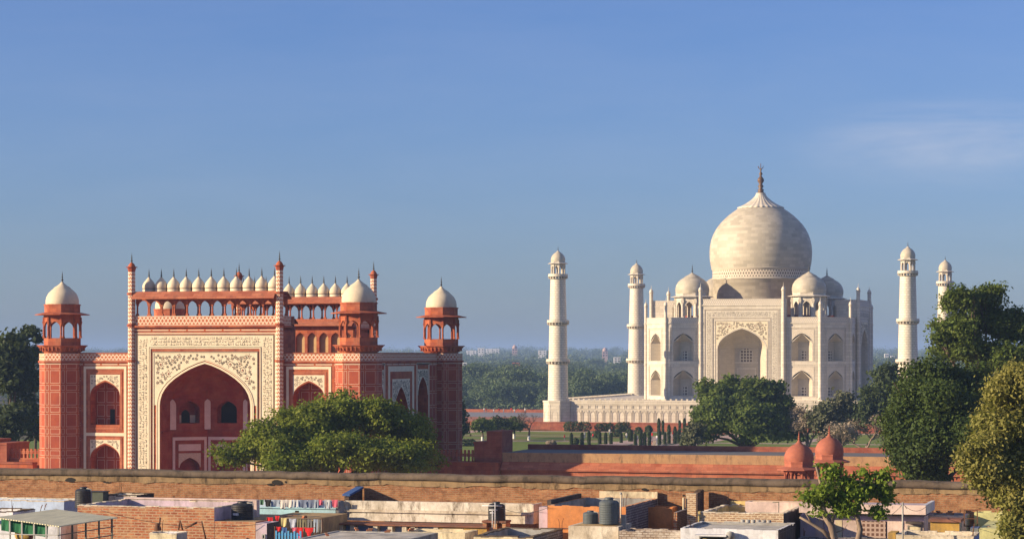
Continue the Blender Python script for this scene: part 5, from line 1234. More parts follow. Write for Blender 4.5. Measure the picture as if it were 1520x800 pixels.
# --- left group
x, z = at(95, 740, -531.5)
hA0 = house('house', 'pale blue washed house wall at the left edge under the brick wall', -70, 95, 740, -531.8, 2.6, .6, 'pale_blue_wash', 'deep_blue_wash', roof='grey_roof')
hA1 = house('house', 'low whitish blue house at the left edge in front of the taller pale blue wall', -70, 19, 757, -535.5, 3, .3, 'blue_white_wash', roof='grey_roof')
hA2 = house('house', 'blue washed house with a white wall and an open terrace behind the sheet roofed shed', -70, 90, 776, -541.0, 5, .5, 'blue_white_wash', roof='grey_roof')
x, z = at(120, 749, -541)
yb = yat(192, 740, x); NB_ = yb + 541
hB = house('house', 'red brick house with a lavender lined roof parapet, left of the black tank', 115, 318, 749, -541, NB_, .75, 'red_brick', 'lavender_wash_and_shade', 'lavender_wash_and_shade', 'pale_roof', .22)  # purple shade of the east side is put into its lavender
b = hB[0]; xe = hB[5]
addbox(b, 'parapet_cap', W['pinkish_wash'], hB[4] - .03, xe + .03, yb - .3, yb + .05, hB[2] + .002, hB[2] + .09)
addbox(b, 'pilaster', W['pinkish_wash'], xe + .002, xe + .12, -537.5, -537.2, hB[2] - 1.9, hB[2] - .1); addbox(b, 'pilaster', W['pinkish_wash'], xe + .002, xe + .12, -535.4, -534.9, hB[2] - 1.6, hB[2] - .4)
hC = house('house', 'lower red brick terrace block carrying a black tank', 318.6, 379, 773, -541, NB_ - .2, .06, 'red_brick', 'red_brick', roof='ochre_dust')
x, z = at(378, 742, -537.2); addbox(hC[0], 'pillar', W['pinkish_wash'], x - .12, x + .12, -537.2, -536.7, hC[2] + .002, z)
hD = house('house', 'small lavender block with a dark side beside the red laundry', 379.6, 396, 776, -543, 1.9, .1, 'lavender_wash_and_shade', 'dark_stone_and_shade', roof='grey_cement')
window(hD[0], 389, 394, 792, 800, -543)
house('water_box', 'cream concrete water box in front of the red brick house', 222, 262, 790, -545.5, 1.5, .25, 'cream_wash', 'grey_cement', 'blue_white_wash', 'blue_white_wash', .12, cat='cistern')
hE = house('house', 'small white roof parapet with a dark side just under the brick wall on the left', 152, 203, 734, -532.6, 2.6, .35, 'white_stained_wash', 'dark_stone_and_shade', roof='pale_roof')

def tank(label, u, v0, v1, wpx, Y, mat, group='plastic water tanks on the roofs', mark=False, lid=True):
    x, zb = at(u, v1, Y); xl, zt = at(u - wpx / 2, v0, Y); r = x - xl; h = zt - zb; t = thing('water_tank', label, 'water tank', (x, Y, zb), group=group)
    p = []; n = 9
    for i in range(n):
        z0, z1 = h * .80 * i / n, h * .80 * (i + 1) / n; p += [(r * .97, z0), (r, z0 + (z1 - z0) * .25), (r, z0 + (z1 - z0) * .8), (r * .97, z1)]
    p = [(0, 0)] + p + [(r * .97, h * .82), (r * .8, h * .88), (r * .45, h * .92)]
    b = MB(); b.lathe(0, 0, p, 32, sm=False); b.build('body', mat, t)
    b = MB(); b.lathe(0, 0, [(r * .46, h * .90), (r * .46, h * .97), (r * .40, h), (0, h * 1.005)], 20); b.build('lid', mat, t)
    if mark:
        b = MB()
        for k, (a0, a1) in enumerate(((-.50, -.36), (-.33, -.2), (-.17, -.02), (.02, .12))):
            f = [(r * 1.012 * math.sin(a), -r * 1.012 * math.cos(a)) for a in (a0 - .1, a1 - .1)]; b.face([(*f[0], h * .34), (*f[1], h * .34), (*f[1], h * .45), (*f[0], h * .45)])
        b.build('white_mark', W['blue_white_wash'], t)
    b = MB(); b.tube([(r * .5, -r * .2, h * .93), (r * 1.08, -r * .2, h * .9), (r * 1.12, -r * .2, h * .2), (r * 1.12, -r * .2, 0)], .03, 6); b.build('pipe', W['grey_cement'], t); return t
kb = Nodes('black_plastic', .5, .4); M['tank_black'] = kb.done(kb.mix(kb.ramp(kb.noise(3, 5), .4, .7), (.018, .018, .02), (.035, .035, .036)))
kb = Nodes('faded_grey_plastic', .55, .35); M['tank_grey'] = kb.done(kb.mix(kb.ramp(kb.noise(2, 5, stretch=(1, 1, .3)), .4, .7), (.065, .08, .09), (.10, .115, .12)))
tank('tall black ribbed water tank at the left just above the sheet roofed shed', 124, 722, 753, 23, -534.5, M['tank_black'])
tank('squat black domed water tank with a small white mark on a brick ledge', 360, 743, 774, 31, -539.2, M['tank_black'], mark=True)
t = thing('metal_box', 'dark green metal box beside the tall black tank at the left', 'box', (*[at(147, 750, -533)[0], -533], at(147, 752, -533)[1])); xw = at(158, 750, -533)[0] - at(138, 750, -533)[0]
b = MB(); b.box(-xw / 2, xw / 2, -.4, .4, 0, .95); b.build('body', plain('green_grey_metal', (.09, .11, .09), (.06, .075, .06)), t); b = MB(); b.box(-xw / 2 - .06, xw / 2 + .06, -.46, .46, .951, 1.0); b.build('lid', M['tank_black'], t)

# sheet roofed shed: light frame under a sloping cement sheet
ys = -558; xe_, ze_ = at(87, 780, ys); xw_, zw_ = at(-3, 767, ys); yn = yat(172, 766, xe_)
shed = thing('roof_shed', 'open roof shed with a grey green corrugated sheet roof and thin light posts', 'shed', ((xe_ + xw_) / 2, ys, ze_ - 2.2)); so_ = shed.location
b = MB(); P = lambda x, y, z: (x - so_.x, y - so_.y, z - so_.z)
q = [P(xw_ - .1, ys - .15, zw_), P(xe_ + .1, ys - .15, ze_), P(xe_ + .1, yn, ze_), P(xw_ - .1, yn, zw_)]
b.face(q, [(a[1], a[0]) for a in q]); b.face([(a, c, d - .05) for a, c, d in q][::-1]); 
for i in range(4): a, c = q[i], q[(i + 1) % 4]; b.face([(a[0], a[1], a[2] - .05), (c[0], c[1], c[2] - .05), c, a])
b.build('sheet_roof', M['cement_sheet'], shed)
M['light_metal'] = plain('light_painted_metal', (.42, .42, .40), (.3, .29, .27), 3, .6); M['dark_post'] = plain('grey_green_post', (.13, .14, .12), (.09, .1, .08), 3, .6)
for i in range(6):
    x = xw_ + (xe_ - xw_) * i / 5; zt = zw_ + (ze_ - zw_) * i / 5 - .06; b = MB(); b.box(x - .04 - so_.x, x + .04 - so_.x, -.05, .03, 0, zt - so_.z); b.build('post', M['light_metal'], shed)
for i in range(1, 5):
    y = ys + (yn - ys) * i / 4.3; b = MB(); b.box(xe_ - .05 - so_.x, xe_ + .03 - so_.x, y - .04 - so_.y, y + .04 - so_.y, 0, ze_ - .06 - so_.z); b.build('post', M['dark_post'], shed)
for zz in (.5, 1.25, 1.7):
    b = MB(); b.box(xw_ - so_.x, xe_ - so_.x, -.09, -.055, zz, zz + .045); b.build('rail', M['light_metal'], shed); b = MB(); b.box(xe_ + .032 - so_.x, xe_ + .07 - so_.x, 0, yn - ys - .3, zz, zz + .045); b.build('rail', M['dark_post'], shed)
xg, _ = at(72, 775, ys + .4); m = MB(); mg = plain('green_tarpaulin', (.02, .16, .07), (.015, .11, .05), 2)
for i in range(14):
    xa, xb = xw_ + (xg - xw_) * i / 14, xw_ + (xg - xw_) * (i + 1) / 14; za, zb = [zw_ + (ze_ - zw_) * (x - xw_) / (xe_ - xw_) - .1 for x in (xa, xb)]
    m.face([(xa, ys + .35 + .05 * math.sin(i * 1.7), za - .62), (xb, ys + .35 + .05 * math.sin(i * 1.7 + 1.7), zb - .62), (xb, ys + .35, zb), (xa, ys + .35, za)])
o = m.build('tarpaulin', mg); tag(o, 'green tarpaulin hung under the sheet roof of the shed', 'tarpaulin')
xs_, zs_ = at(34, 795, ys + .6); t = thing('bedding_roll', 'yellow brown rolled bedding with a red edge standing inside the shed', 'bedding', (xs_, ys + .7, zs_ - .2))
b = MB(); b.lathe(0, 0, [(.0, 0), (.3, .02), (.36, .2), (.34, .4), (.3, .52), (0, .54)], 14); o = b.build('roll', plain('mustard_cloth', (.42, .28, .08), (.34, .22, .06), 4), t); o.scale = (1.5, .6, 1)
b = MB(); b.box(.42, .52, -.2, .2, .05, .5); b.build('red_edge', M['maroon'], t)
# rusty trestle and bent beam
t = thing('rusty_trestle', 'rusty iron trestle with a leaning beam in front of the red brick house', 'trestle', (at(285, 800, -543)[0], -543, at(285, 800, -543)[1]- .4))
def pt(u, v, Y, t): x, z = at(u, v, Y); return (x - t.location.x, Y - t.location.y, z - t.location.z)
for name, L_ in (('leg', ((265, 786), (267, 772))), ('leg', ((271, 786), (267, 772))), ('beam', ((275, 783), (292, 775))), ('leg', ((299, 773), (306, 802)))):
    b = MB(); b.tube([pt(u, v, -543, t) for u, v in L_], .05 if name == 'leg' else .07, 6); b.build(name, M['rust'], t)
t = thing('rusty_motor', 'small rusty pump beside the cream water box', 'pump', (at(234, 786, -544)[0], -544, at(234, 787, -544)[1]))
b = MB(); b.lathe(0, 0, [(0, 0), (.2, 0), (.22, .1), (.15, .3), (.18, .4), (0, .42)], 10); b.build('body', M['rust'], t); b = MB(); b.tube([(.1, 0, .3), (.16, 0, .75)], .05, 6); b.build('pipe', M['rust'], t)

# --- blue wall with washing
x0_, zt_ = at(384, 741.5, -531.6); x1_, _ = at(498, 741.5, -531.6); zb_ = at(440, 766, -531.6)[1]
t = thing('blue_wall', 'light sky blue roof parapet with washing along its top', 'wall', ((x0_ + x1_) / 2, -531.6, zb_)); l = (x1_ - x0_) / 2; hh = zt_ - zb_
b = MB(); b.box(-l, l, 0, .5, 0, hh * .5); b.build('lower_wall', W['sky_blue_wash'], t); b = MB(); b.box(-l, l, .06, .5, hh * .5 + .08, hh); b.build('upper_wall', W['pale_blue_wash'], t); b = MB(); b.box(-l - .05, l + .05, -.1, .55, hh * .5 + .001, hh * .5 + .079); b.build('ledge', W['sky_blue_wash'], t)
b = MB(); b.lathe(l, .5, [(.45, 0), (.5, hh * .5), (.42, hh), (0, hh + .02)], 16); b.build('round_end', W['grey_cement'], t); b = MB(); b.fbox(Frame(0, 0, 0), -.12, .12, .0, .012, .02, .36); b.build('drain_hole', M['dark'], t)
x0, z = at(384, 767, -537.5); house('house', 'dusty ochre flat roof below the light blue parapet, strewn with washing', 384, 466, 769, -537.5, 5.8, .05, 'ochre_dust', roof='ochre_dust')
house('house', 'grey flat roofed house with a worn cement roof left of the cream parapet', 440, 597, 799, -549, 6.3, .1, 'grey_cement', roof='grey_roof')

def garment(kind, w, h, mat, label, x, y, z, rng, cat='clothing', group='washing on the lines'):
    """hanging cloth with folds and the outline of a shirt, trousers or a sheet, 1 cm thick"""
    b = MB(); nx, nz = 10, 8; ph = rng.uniform(0, 6)
    def inside(i, j):
        s, q = (i + .5) / nx, (j + .5) / nz     # q from the top down
        if kind == 'shirt': return q < .42 or .12 < s < .88
        if kind == 'trousers': return q < .3 or abs(s - .5) > .06
        if kind == 'triangle': return abs(s - .5) < .52 * (1 - q)
        return True
    def p(i, j, d): s, q = i / nx, j / nz; sag = .05 * math.sin(s * PI) * w; return ((s - .5) * w * (1 - .1 * q), d + .022 * math.sin(s * 8 + ph + q) * (.3 + q), -q * h * (1 + .05 * math.sin(s * 9 + ph)) - sag)
    for i in range(nx):
        for j in range(nz):
            if not inside(i, j): continue
            for d in (-.005, .005):
                f = [p(i, j, d), p(i + 1, j, d), p(i + 1, j + 1, d), p(i, j + 1, d)]; b.face(f if d < 0 else f[::-1])
    o = b.build({'shirt': 'shirt', 'trousers': 'trousers', 'triangle': 'scarf', 'sheet': 'towel'}[kind], mat, None, (x, y, z)); tag(o, label, cat, group)
cl = {k: plain('cloth_' + k, c, tuple(v * .75 for v in c), 6, .9) for k, c in dict(black=(.02, .02, .022), pale=(.50, .52, .55), white=(.66, .62, .58), jeans=(.16, .20, .30), light_jeans=(.30, .36, .45), blue=(.05, .12, .32), red=(.62, .02, .025), pink=(.60, .12, .18), yellow=(.62, .52, .24), olive=(.20, .18, .11), grey=(.17, .17, .17), green=(.05, .14, .07), stripe=(.45, .48, .58), sky=(.10, .34, .62)).items()}
rng = random.Random(9)
seq = [('sheet', 385, 6, 'green', 'green towel at the left end of the blue parapet'), ('shirt', 392, 10, 'black', 'black shirt hanging on the blue parapet'), ('shirt', 404, 11, 'light_jeans', 'pale grey blue shirt next to the black shirt'), ('shirt', 414, 10, 'white', 'white patterned shirt left of the middle of the blue parapet'), ('sheet', 424, 9, 'white', 'white towel in the middle left of the blue parapet'), ('trousers', 434, 8, 'pale', 'pale blue trousers on the blue parapet'), ('shirt', 444, 11, 'jeans', 'denim blue shirt in the middle of the blue parapet'), ('shirt', 456, 10, 'jeans', 'second denim shirt, right of the middle on the blue parapet'), ('trousers', 465, 7, 'light_jeans', 'light jeans hanging on the blue parapet'), ('sheet', 472, 6, 'pink', 'small pink towel on the blue parapet'), ('trousers', 481, 9, 'pale', 'long pale blue trousers near the right end of the blue parapet'), ('sheet', 492, 9, 'pink', 'small magenta towel at the right end of the blue parapet')]
for kind, u, w, c, lab in seq:
    x, z = at(u + w / 2, 741.2, -531.8); xw = w * .043; h = rng.uniform(.4, .55) * (1.15 if kind == 'trousers' else .7 if w < 8 else 1); garment(kind, xw, h, cl[c], lab, x, -531.72, z + .01, rng, {'sheet': 'towel'}.get(kind, kind))
def clothesline(label, u0, u1, v, Y):
    (xa, za), (xb, zb) = at(u0, v, Y), at(u1, v, Y); t = thing('clothesline', label, 'clothesline', ((xa + xb) / 2, Y, za - 1.5)); l = (xb - xa) / 2
    for s_ in (-1, 1): b = MB(); b.tube([(s_ * l, 0, 0), (s_ * l, 0, 1.52)], .03, 6); b.build('post', M['rust'], t)
    b = MB(); b.tube([(-l, 0, 1.5), (-l / 2, 0, 1.46), (0, 0, 1.44), (l / 2, 0, 1.46), (l, 0, 1.5)], .008, 4); b.build('line', M['rust'], t)
clothesline('thin washing line strung behind the blue slatted railing, upper one', 396, 478, 768, -539.5); clothesline('lower washing line with red cloths in front of the other', 408, 468, 781, -543)
for kind, u, w, c, lab, v, Y, hh in (('sheet', 396, 9, 'red', 'bright red cloth at the left end of the upper washing line', 767, -539.5, .35), ('triangle', 408, 7, 'red', 'red scarf knotted on the upper washing line', 765, -539.5, .5), ('sheet', 417, 9, 'yellow', 'pale yellow towel on the upper washing line', 768, -539.5, .5), ('shirt', 429, 11, 'stripe', 'white and blue shirt on the upper washing line', 769, -539.5, .55), ('trousers', 441, 6, 'olive', 'olive trousers on the upper washing line', 769.5, -539.5, .7), ('trousers', 448, 7, 'olive', 'second olive trousers, next to the grey jeans on the upper line', 770, -539.5, .72), ('trousers', 456, 7, 'grey', 'grey jeans on the upper washing line', 770, -539.5, .75), ('trousers', 465, 7, 'light_jeans', 'pale jeans near the right end of the upper washing line', 770, -539.5, .75), ('trousers', 472, 6, 'grey', 'dark grey trousers at the right end of the upper washing line', 770, -539.5, .75), ('sheet', 410, 7, 'red', 'small red cloth at the left end of the lower line', 781, -543, .25), ('sheet', 418, 8, 'blue', 'dark blue towel on the lower washing line', 782, -543, .35), ('sheet', 433, 8, 'pink', 'bright pink cloth on the lower washing line', 782, -543, .25), ('trousers', 441, 9, 'red', 'red trousers on the lower washing line', 782, -543, .65), ('triangle', 451, 15, 'red', 'large red triangular cloth at the right of the lower line', 782, -543, .6)):
    x, z = at(u + w / 2, v, Y); garment(kind, w * .04, hh, cl[c], lab, x, Y, z, rng, {'sheet': 'cloth', 'triangle': 'scarf'}.get(kind, kind))
(xa, za), (xb, zb) = at(410, 787, -544.5), at(446, 800, -544.5); t = thing('slat_railing', 'sky blue slatted railing under the red washing', 'railing', ((xa + xb) / 2, -544.5, zb - .6)); l = (xb - xa) / 2; hh = za - zb + .6
for i in range(9): b = MB(); xx = -l + i * 2 * l / 8; b.box(xx - .05, xx + .05, -.02, .02, 0, hh - .1 * (i % 2)); b.build('slat', cl['sky'], t)
b = MB(); b.box(-l, l, .021, .05, hh * .75, hh * .75 + .08); b.build('rail', cl['sky'], t)

# --- long stained white parapet and the house under it
xa, za = at(512, 742.5, -531.2); xb, _ = at(789, 742.5, -531.2); zb = at(650, 774.5, -531.2)[1]; zl = at(512, 755, -531.2)[1]; l = (xb - xa) / 2
t = thing('white_parapet', 'long white stained parapet with a ledge along its middle, just below the brick wall', 'wall', ((xa + xb) / 2, -531.2, zb)); hh = za - zb; hl = zl - zb
b = MB(); b.box(-l, l, 0, .3, 0, hl - .16); b.build('lower_wall', W['white_stained_wash'], t); b = MB(); b.box(-l, l, .1, .4, hl + .001, hh); b.build('upper_wall', W['white_stained_wash'], t); b = MB(); b.box(-l - .03, l + .03, -.13, .42, hl - .159, hl); b.build('ledge', W['whitewashed_wall'], t)
for q_ in ((-l - .12, -l - .001), (l + .001, l + .14)): b = MB(); b.box(*q_, -.05, 1.9, 0, hh - .03); b.build('end_wall', W['white_stained_wash'], t)
b = MB(); b.lathe(-l + 3.0, -.01, [(0, 0), (.05, 0), (.05, .01), (0, .012)], 8); b.build('spout', M['dark'], t)
Yd = -533.2; xa, za = at(470, 775.5, Yd); xb, _ = at(722, 775.5, Yd); l = (xb - xa) / 2; zq = at(600, 788, Yd)[1]
t = thing('house', 'low house front with grey niches and ochre wall under the long white parapet', 'house', ((xa + xb) / 2, Yd, 0))
b = MB(); b.box(-l, l, 0, 2.0, za - .1, za); b.build('roof_slab', W['rust_roof'], t); b = MB(); b.box(-l + .05, l - .05, .7, 2.0, 0, za - .101); b.build('wall', W['deep_blue_wash'], t)
xo, _ = at(648, 780, Yd); b = MB(); b.box(xo - t.location.x, l - .02, .15, .69, 0, za - .102); b.build('ochre_wall', W['ochre_wash'], t)
for u in (505, 522, 556, 578, 599, 612, 646): b = MB(); x, _ = at(u, 780, Yd); x -= t.location.x; b.box(x - .14, x + .14, .1, .69, 0, za - .102); b.build('pier', W['whitewashed_wall'], t)
house('house', 'cream washed parapet house at the bottom, left of the grey roof well', 597, 690, 788, -539.5, 2.6, .5, 'cream_wash', roof='ochre_dust')

x, z = at(703, 794, -544); yn = yat(751, 778, x); hF = house('house', 'flat roofed house with a dark inner parapet and dark brick side, bottom centre', 703, 791, 794, -544, yn + 544, .55, 'cream_wash', 'grey_brick', 'grey_cement', 'grey_roof', .22)
# lean-to against the brick wall
xa, zf = at(518, 733, -531.0); zbk = at(566, 722.5, -528.5)[1]; b = MB(); t = thing('lean_to', 'dark lean-to with a blue tarpaulin edge against the brick wall', 'shed', (xa, -531.0, zf - 1.0)); hf, hb = 1.0, zbk - zf + 1.0
b.face([(0, 0, 0), (0, 2.5, 0), (0, 2.5, hb), (0, 0, hf)]); b.face([(-.3, 0, 0), (0, 0, 0), (0, 0, hf), (-.3, 0, hf)]); b.face([(-.3, 2.5, 0), (-.3, 0, 0), (-.3, 0, hf), (-.3, 2.5, hb)]); b.build('wall', W['shade_dark_brick'], t)  # wall shade painted in as dark brick
b = MB(); b.face([(-.4, -.1, hf), (.08, -.1, hf), (.08, 2.5, hb + .02), (-.4, 2.5, hb + .02)]); b.face([(.08, -.1, hf), (.08, -.1, hf - .12), (.08, 2.5, hb - .1), (.08, 2.5, hb + .02)]); b.face([(-.4, -.1, hf), (-.4, -.1, hf - .1), (.08, -.1, hf - .12), (.08, -.1, hf)]); b.build('tarpaulin_roof', cl['blue'], t)
# tank on a brick stand with white pipes
tank('black ribbed water tank with white pipes on a small brick stand, in the centre', 737, 744, 771.5, 24, -532.6, M['tank_black'])
x, z = at(737, 771.5, -532.6); t = thing('brick_stand', 'small brick stand under the tank with white pipes', 'stand', (x, -532.6, z - .5))
b = MB(); b.box(-.75, .75, -.6, .6, .38, .499); b.build('slab', W['rust_roof'], t)
for sx in (-.6, .05, .6): b = MB(); b.box(sx - .12, sx + .12, -.5, .5, 0, .379); b.build('pier', W['red_brick'], t)
t = thing('white_pipes', 'white water pipes in front of the central black tank', 'pipes', (x, -533.3, z - .4)); mw = W['blue_white_wash']
for q in (((-.05, 0, 0), (-.05, 0, 1.0)), ((.12, 0, 0), (.12, 0, 1.5)), ((-.7, 0, 1.3), (.55, 0, 1.3)), ((-.25, 0, 1.05), (.25, 0, 1.05)), ((-.2, 0, .88), (.1, 0, .88))): b = MB(); b.tube(q, .028, 6); b.build('pipe', mw, t)

# --- orange house with grey brick side, tanks before it
x, z = at(813, 749, -537); yn = yat(866, 735, x); hG = house('house', 'bright orange washed house with a tall grey brick side wall', 813, 929, 749.5, -537, yn + 537, .85, 'orange_wash', 'grey_brick', 'grey_cement', 'grey_roof', .22)
o = hG[0]; addbox(o, 'stair_cover', W['dark_stone_and_shade'], hG[4] - .25, hG[4] - .02, -536.2, yn - .4, hG[2] - .3, hG[2] + .25)
addbox(o, 'rear_wall', W['cream_wash'], hG[4] + 1.0, hG[5] - .02, yn + .01, yn + .2, hG[2] - 1.2, hG[2] + .38)
addbox(o, 'crack_band', W['rust_roof'], hG[4] + .2, hG[5] - 2.2, -537.03, -536.99, hG[2] - 1.35, hG[2] - 1.28)
house('house', 'small purple shaded bit of wall left of the orange house', 800, 812.6, 752, -536.2, 1.2, .1, 'lavender_wash_and_shade', roof='grey_cement')
house('house', 'second orange wall peeping out right of the grey brick side', 955, 998, 752, -531.2, 1.4, .3, 'orange_wash', roof='grey_cement')
x, z = at(999.5, 759, -533.6); house('house', 'narrow brick pier with a dark shaded side right of the orange walls', 999.5, 1005, 760, -535.4, 2.8, .05, 'red_brick', 'shade_dark_brick', roof='grey_cement', th=.05)  # east face is a darkened brick, its shade in the colour
house('house', 'small periwinkle blue wall between the brown pier and the yellow house', 1006, 1037, 757, -530.6, 1.2, .15, 'deep_blue_wash', roof='grey_cement', th=.12)
tank('big dark grey ribbed water tank in front of the orange house', 904, 737.5, 777, 29, -540.3, M['tank_grey'])
tank('smaller faded grey water tank left of the big one', 876.5, 757, 780, 22, -539.6, M['tank_grey'])
house('house', 'whitewashed wall block under the two grey tanks, with peeling paint', 843.6, 918, 780, -541.6, 3.2, .05, 'whitewashed_wall', 'grey_cement', roof='ochre_dust')
house('house', 'low whitewashed brick parapet at the bottom beneath the grey brick side', 919, 1029, 787, -542.5, 2.2, .3, 'whitewashed_brick', roof='grey_cement')
t = thing('vent_pipe', 'thin upright pipe right of the big grey tank', 'pipe', (at(921.5, 770, -539)[0], -539, at(921.5, 778, -539)[1])); b = MB(); b.tube([(0, 0, 0), (0, 0, 1.75)], .04, 8); b.build('tube', W['whitewashed_wall'], t); b = MB(); b.lathe(0, 0, [(.07, 1.7), (.07, 1.8), (0, 1.82)], 8); b.build('cap', W['grey_cement'], t)
t = thing('cement_post', 'short grey cement post beside the big grey tank', 'post', (at(926, 790, -540)[0], -540, at(926, 790, -540)[1])); b = MB(); b.box(-.12, .12, -.12, .12, 0, .95); b.build('shaft', W['grey_cement'], t); b = MB(); b.box(-.15, .15, -.15, .15, .951, 1.0); b.build('cap', W['grey_cement'], t)
# broken wall stub against the boundary wall, throwing a long shadow
(xa, za), (xb, _) = at(1018, 732, -531.0), at(1033, 732, -531.0); t = thing('wall_stub', 'broken brick wall stub with a black shaded side standing against the brick wall', 'wall', ((xa + xb) / 2, -531.0, 0)); l = (xb - xa) / 2
b = MB(); b.box(-l, l, 0, .5, 0, za); b.build('front_wall', W['rubble_brick'], t); b = MB()
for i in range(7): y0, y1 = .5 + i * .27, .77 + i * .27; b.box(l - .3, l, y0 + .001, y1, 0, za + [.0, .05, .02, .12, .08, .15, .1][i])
b.build('side_wall', W['shade_dark_brick'], t); b = MB(); b.tube([(-l - .12, -.05, za - 2), (-l - .12, -.05, za - .25)], .07, 4); b.build('post', W['cream_wash'], t)  # black side wall has its shade put into the brick colour
# --- yellow lined house with rubble front, dark side
x, z = at(1040, 759, -536.5); yn = yat(1077, 748.5, x); hL = house('house', 'rubble brick house with a yellow lined roof well and a dark east side', 1040, 1163, 759, -536.5, yn + 536.5, .7, 'rubble_brick', 'dark_stone_and_shade', 'yellow_wash', 'grey_roof', .22)  # east side painted dark for shade
addbox(hL[0], 'corner_post', W['yellow_wash'], hL[4] - .14, hL[4] - .002, -536.6, -536.2, hL[2] - 2, hL[2] + .02)
addbox(hL[0], 'rear_wall', W['yellow_wash'], hL[4] + .3, hL[5] - .3, yn + .01, yn + .2, hL[2] - .8, hL[2] + .18)
t = thing('pipe_stack', 'row of grey cement pipes stacked in front of the rubble brick house', 'pipes', (at(1122, 780, -537.2)[0], -537.2, at(1122, 779, -537.2)[1]))
for i in range(6): b = MB(); b.lathe(-.75 + i * .3, 0, [(.11, 0), (.13, .02), (.13, .3), (.09, .31), (.08, .02)], 10); b.build('pipe', W['grey_cement'], t)
x, z = at(1010, 783, -543.5); yn = yat(1041, 775, x); hO = house('house', 'white washed house at the bottom with a flat grey roof and a nearly black side', 1010, 1155, 783, -543.5, yn + 543.5, .22, 'blue_white_wash', 'dark_stone_and_shade', 'grey_cement', 'grey_roof', .15)  # shade of the east side painted as near-black colour
(xa, za), (xb, _) = at(1034, 791.5, -543.5), at(1081, 791.5, -543.5); addbox(hO[0], 'window_canopy', W['blue_white_wash'], xa, xb, -544.1, -543.502, za - .09, za); f = window(hO[0], 1038, 1076, 795, 812, -543.5); addbox(hO[0], 'yellow_panel', W['yellow_wash'], xa + .35, xb - .55, -543.56, -543.515, za - .65, za - .26)
t = thing('outdoor_unit', 'small grey box fixed at the canopy of the white washed house', 'box', (at(1084, 795, -543.8)[0], -543.8, at(1084, 801, -543.8)[1])); b = MB(); b.lathe(0, 0, [(.0, 0), (.2, .05), (.26, .25), (.2, .42), (0, .48)], 12); b.build('drum', W['grey_cement'], t); b = MB(); b.tube([(0, .05, .1), (0, .3, .1)], .03, 6); b.build('bracket', M['dark_post'], t)
# --- pink house on the right
house('house', 'white block with a flat pale roof behind the tree, under the brick wall', 1106, 1215, 744, -529.9, 1.2, .1, 'pinkish_wash', roof='pale_roof')
hP = house('house', 'long pinkish white house with a deep roof fascia and a lattice screen on the right', 1188, 1372, 763, -533.4, 4.2, .02, 'lavender_wash_and_shade', 'lavender_wash_and_shade', roof='pale_roof')  # mauve strip above the front panels paints the overhang's shade
t = hP[0]; (xa, za), (xb, _) = at(1186, 746.5, -534.2), at(1374, 746.5, -534.2); zb = at(1280, 762, -534.2)[1]
addbox(t, 'fascia', W['pinkish_wash'], xa, xb, -534.2, -533.9, zb, za); addbox(t, 'fascia', W['blue_white_wash'], xb - .2, xb, -533.899, -529.4, zb, za); addbox(t, 'soffit', W['lavender_wash_and_shade'], xa, xb - .201, -533.899, -529.4, za - .35, za - .18)
zb2 = at(1280, 772.5, -533.6)[1]
for u0, u1, nm, mt in ((1211, 1222, 'front_panel', 'pinkish_wash'), (1240, 1250, 'front_panel', 'cream_wash'), (1251, 1272, 'front_panel', 'pinkish_wash'), (1317, 1340, 'front_panel', 'pinkish_wash'), (1343, 1371, 'front_panel', 'pinkish_wash')): (xa, _), (xb, _) = at(u0, 780, -533.5), at(u1, 780, -533.5); addbox(t, nm, W[mt], xa, xb, -533.55, -533.402, 0, zb2)
(xa, _), (xb, _) = at(1278, 780, -533.5), at(1315, 780, -533.5); kx = Nodes('brown_lattice', .8, .2); d_ = kx.math('MINIMUM', kx.edge(kx.uv()[0], .26), kx.edge(kx.uv()[1], .26)); sl = addbox(t, 'lattice_screen', kx.done(kx.mix(kx.math('LESS_THAN', d_, .05), (.14, .075, .055), (.42, .31, .26))), xa, xb, -533.6, -533.402, 0, zb2)
(xa, za), (xb, zb) = at(1345, 772.5, -533.7), at(1369, 778, -533.7); sc = addbox(t, 'window_canopy', W['dark_stone_and_shade'], xa, xb, -534.0, -533.552, zb + .05, za - .03)
window(t, 1347, 1367, 779, 800, -533.56, 'window', W['cream_wash'])
# --- ochre shed, frame and yellow green house at the right
hQ = house('house', 'small ochre walled hut with a red brown roof edge on the right', 1381, 1424, 774, -537.2, 1.4, .02, 'ochre_wash', 'grey_cement', roof='rust_roof'); addbox(hQ[0], 'roof_edge', W['rust_roof'], hQ[4] - .1, hQ[5] + .1, -537.35, -535.7, hQ[2] + .002, hQ[2] + .16)
house('house', 'low grey roofed block behind the ochre hut', 1376, 1434, 764, -531.4, 2.3, .3, 'pinkish_wash', 'grey_cement', roof='pale_roof', inner='grey_cement')
t = thing('steel_frame', 'upright rusty steel frame beside the yellow green wall', 'frame', (at(1441, 780, -535)[0], -535, at(1441, 781, -535)[1])); b = MB(); w2 = (at(1452, 780, -535)[0] - at(1431, 780, -535)[0]) / 2; b.rect_frame(S, -w2, w2, 0, .95, .06, -.03, .03); b.build('frame', M['rust'], t); b = MB(); b.fbox(S, -w2 + .08, w2 - .08, -.01, .01, .42, .46); b.build('rail', M['rust'], t)
house('cistern', 'small white cement cistern under the steel frame', 1440, 1452, 783, -536.5, 1.3, .15, 'blue_white_wash', 'dark_stone_and_shade', roof='grey_cement', th=.1, cat='cistern')
house('house', 'pale yellow green wall under the brick wall at the right', 1446, 1560, 760, -530.2, 1.5, .3, 'lime_green_wash', roof='grey_cement')
house('house', 'low pale green terrace in shade at the bottom right corner', 1453, 1580, 784, -537.5, 6.5, .05, 'lime_green_wash', roof='lime_green_wash')
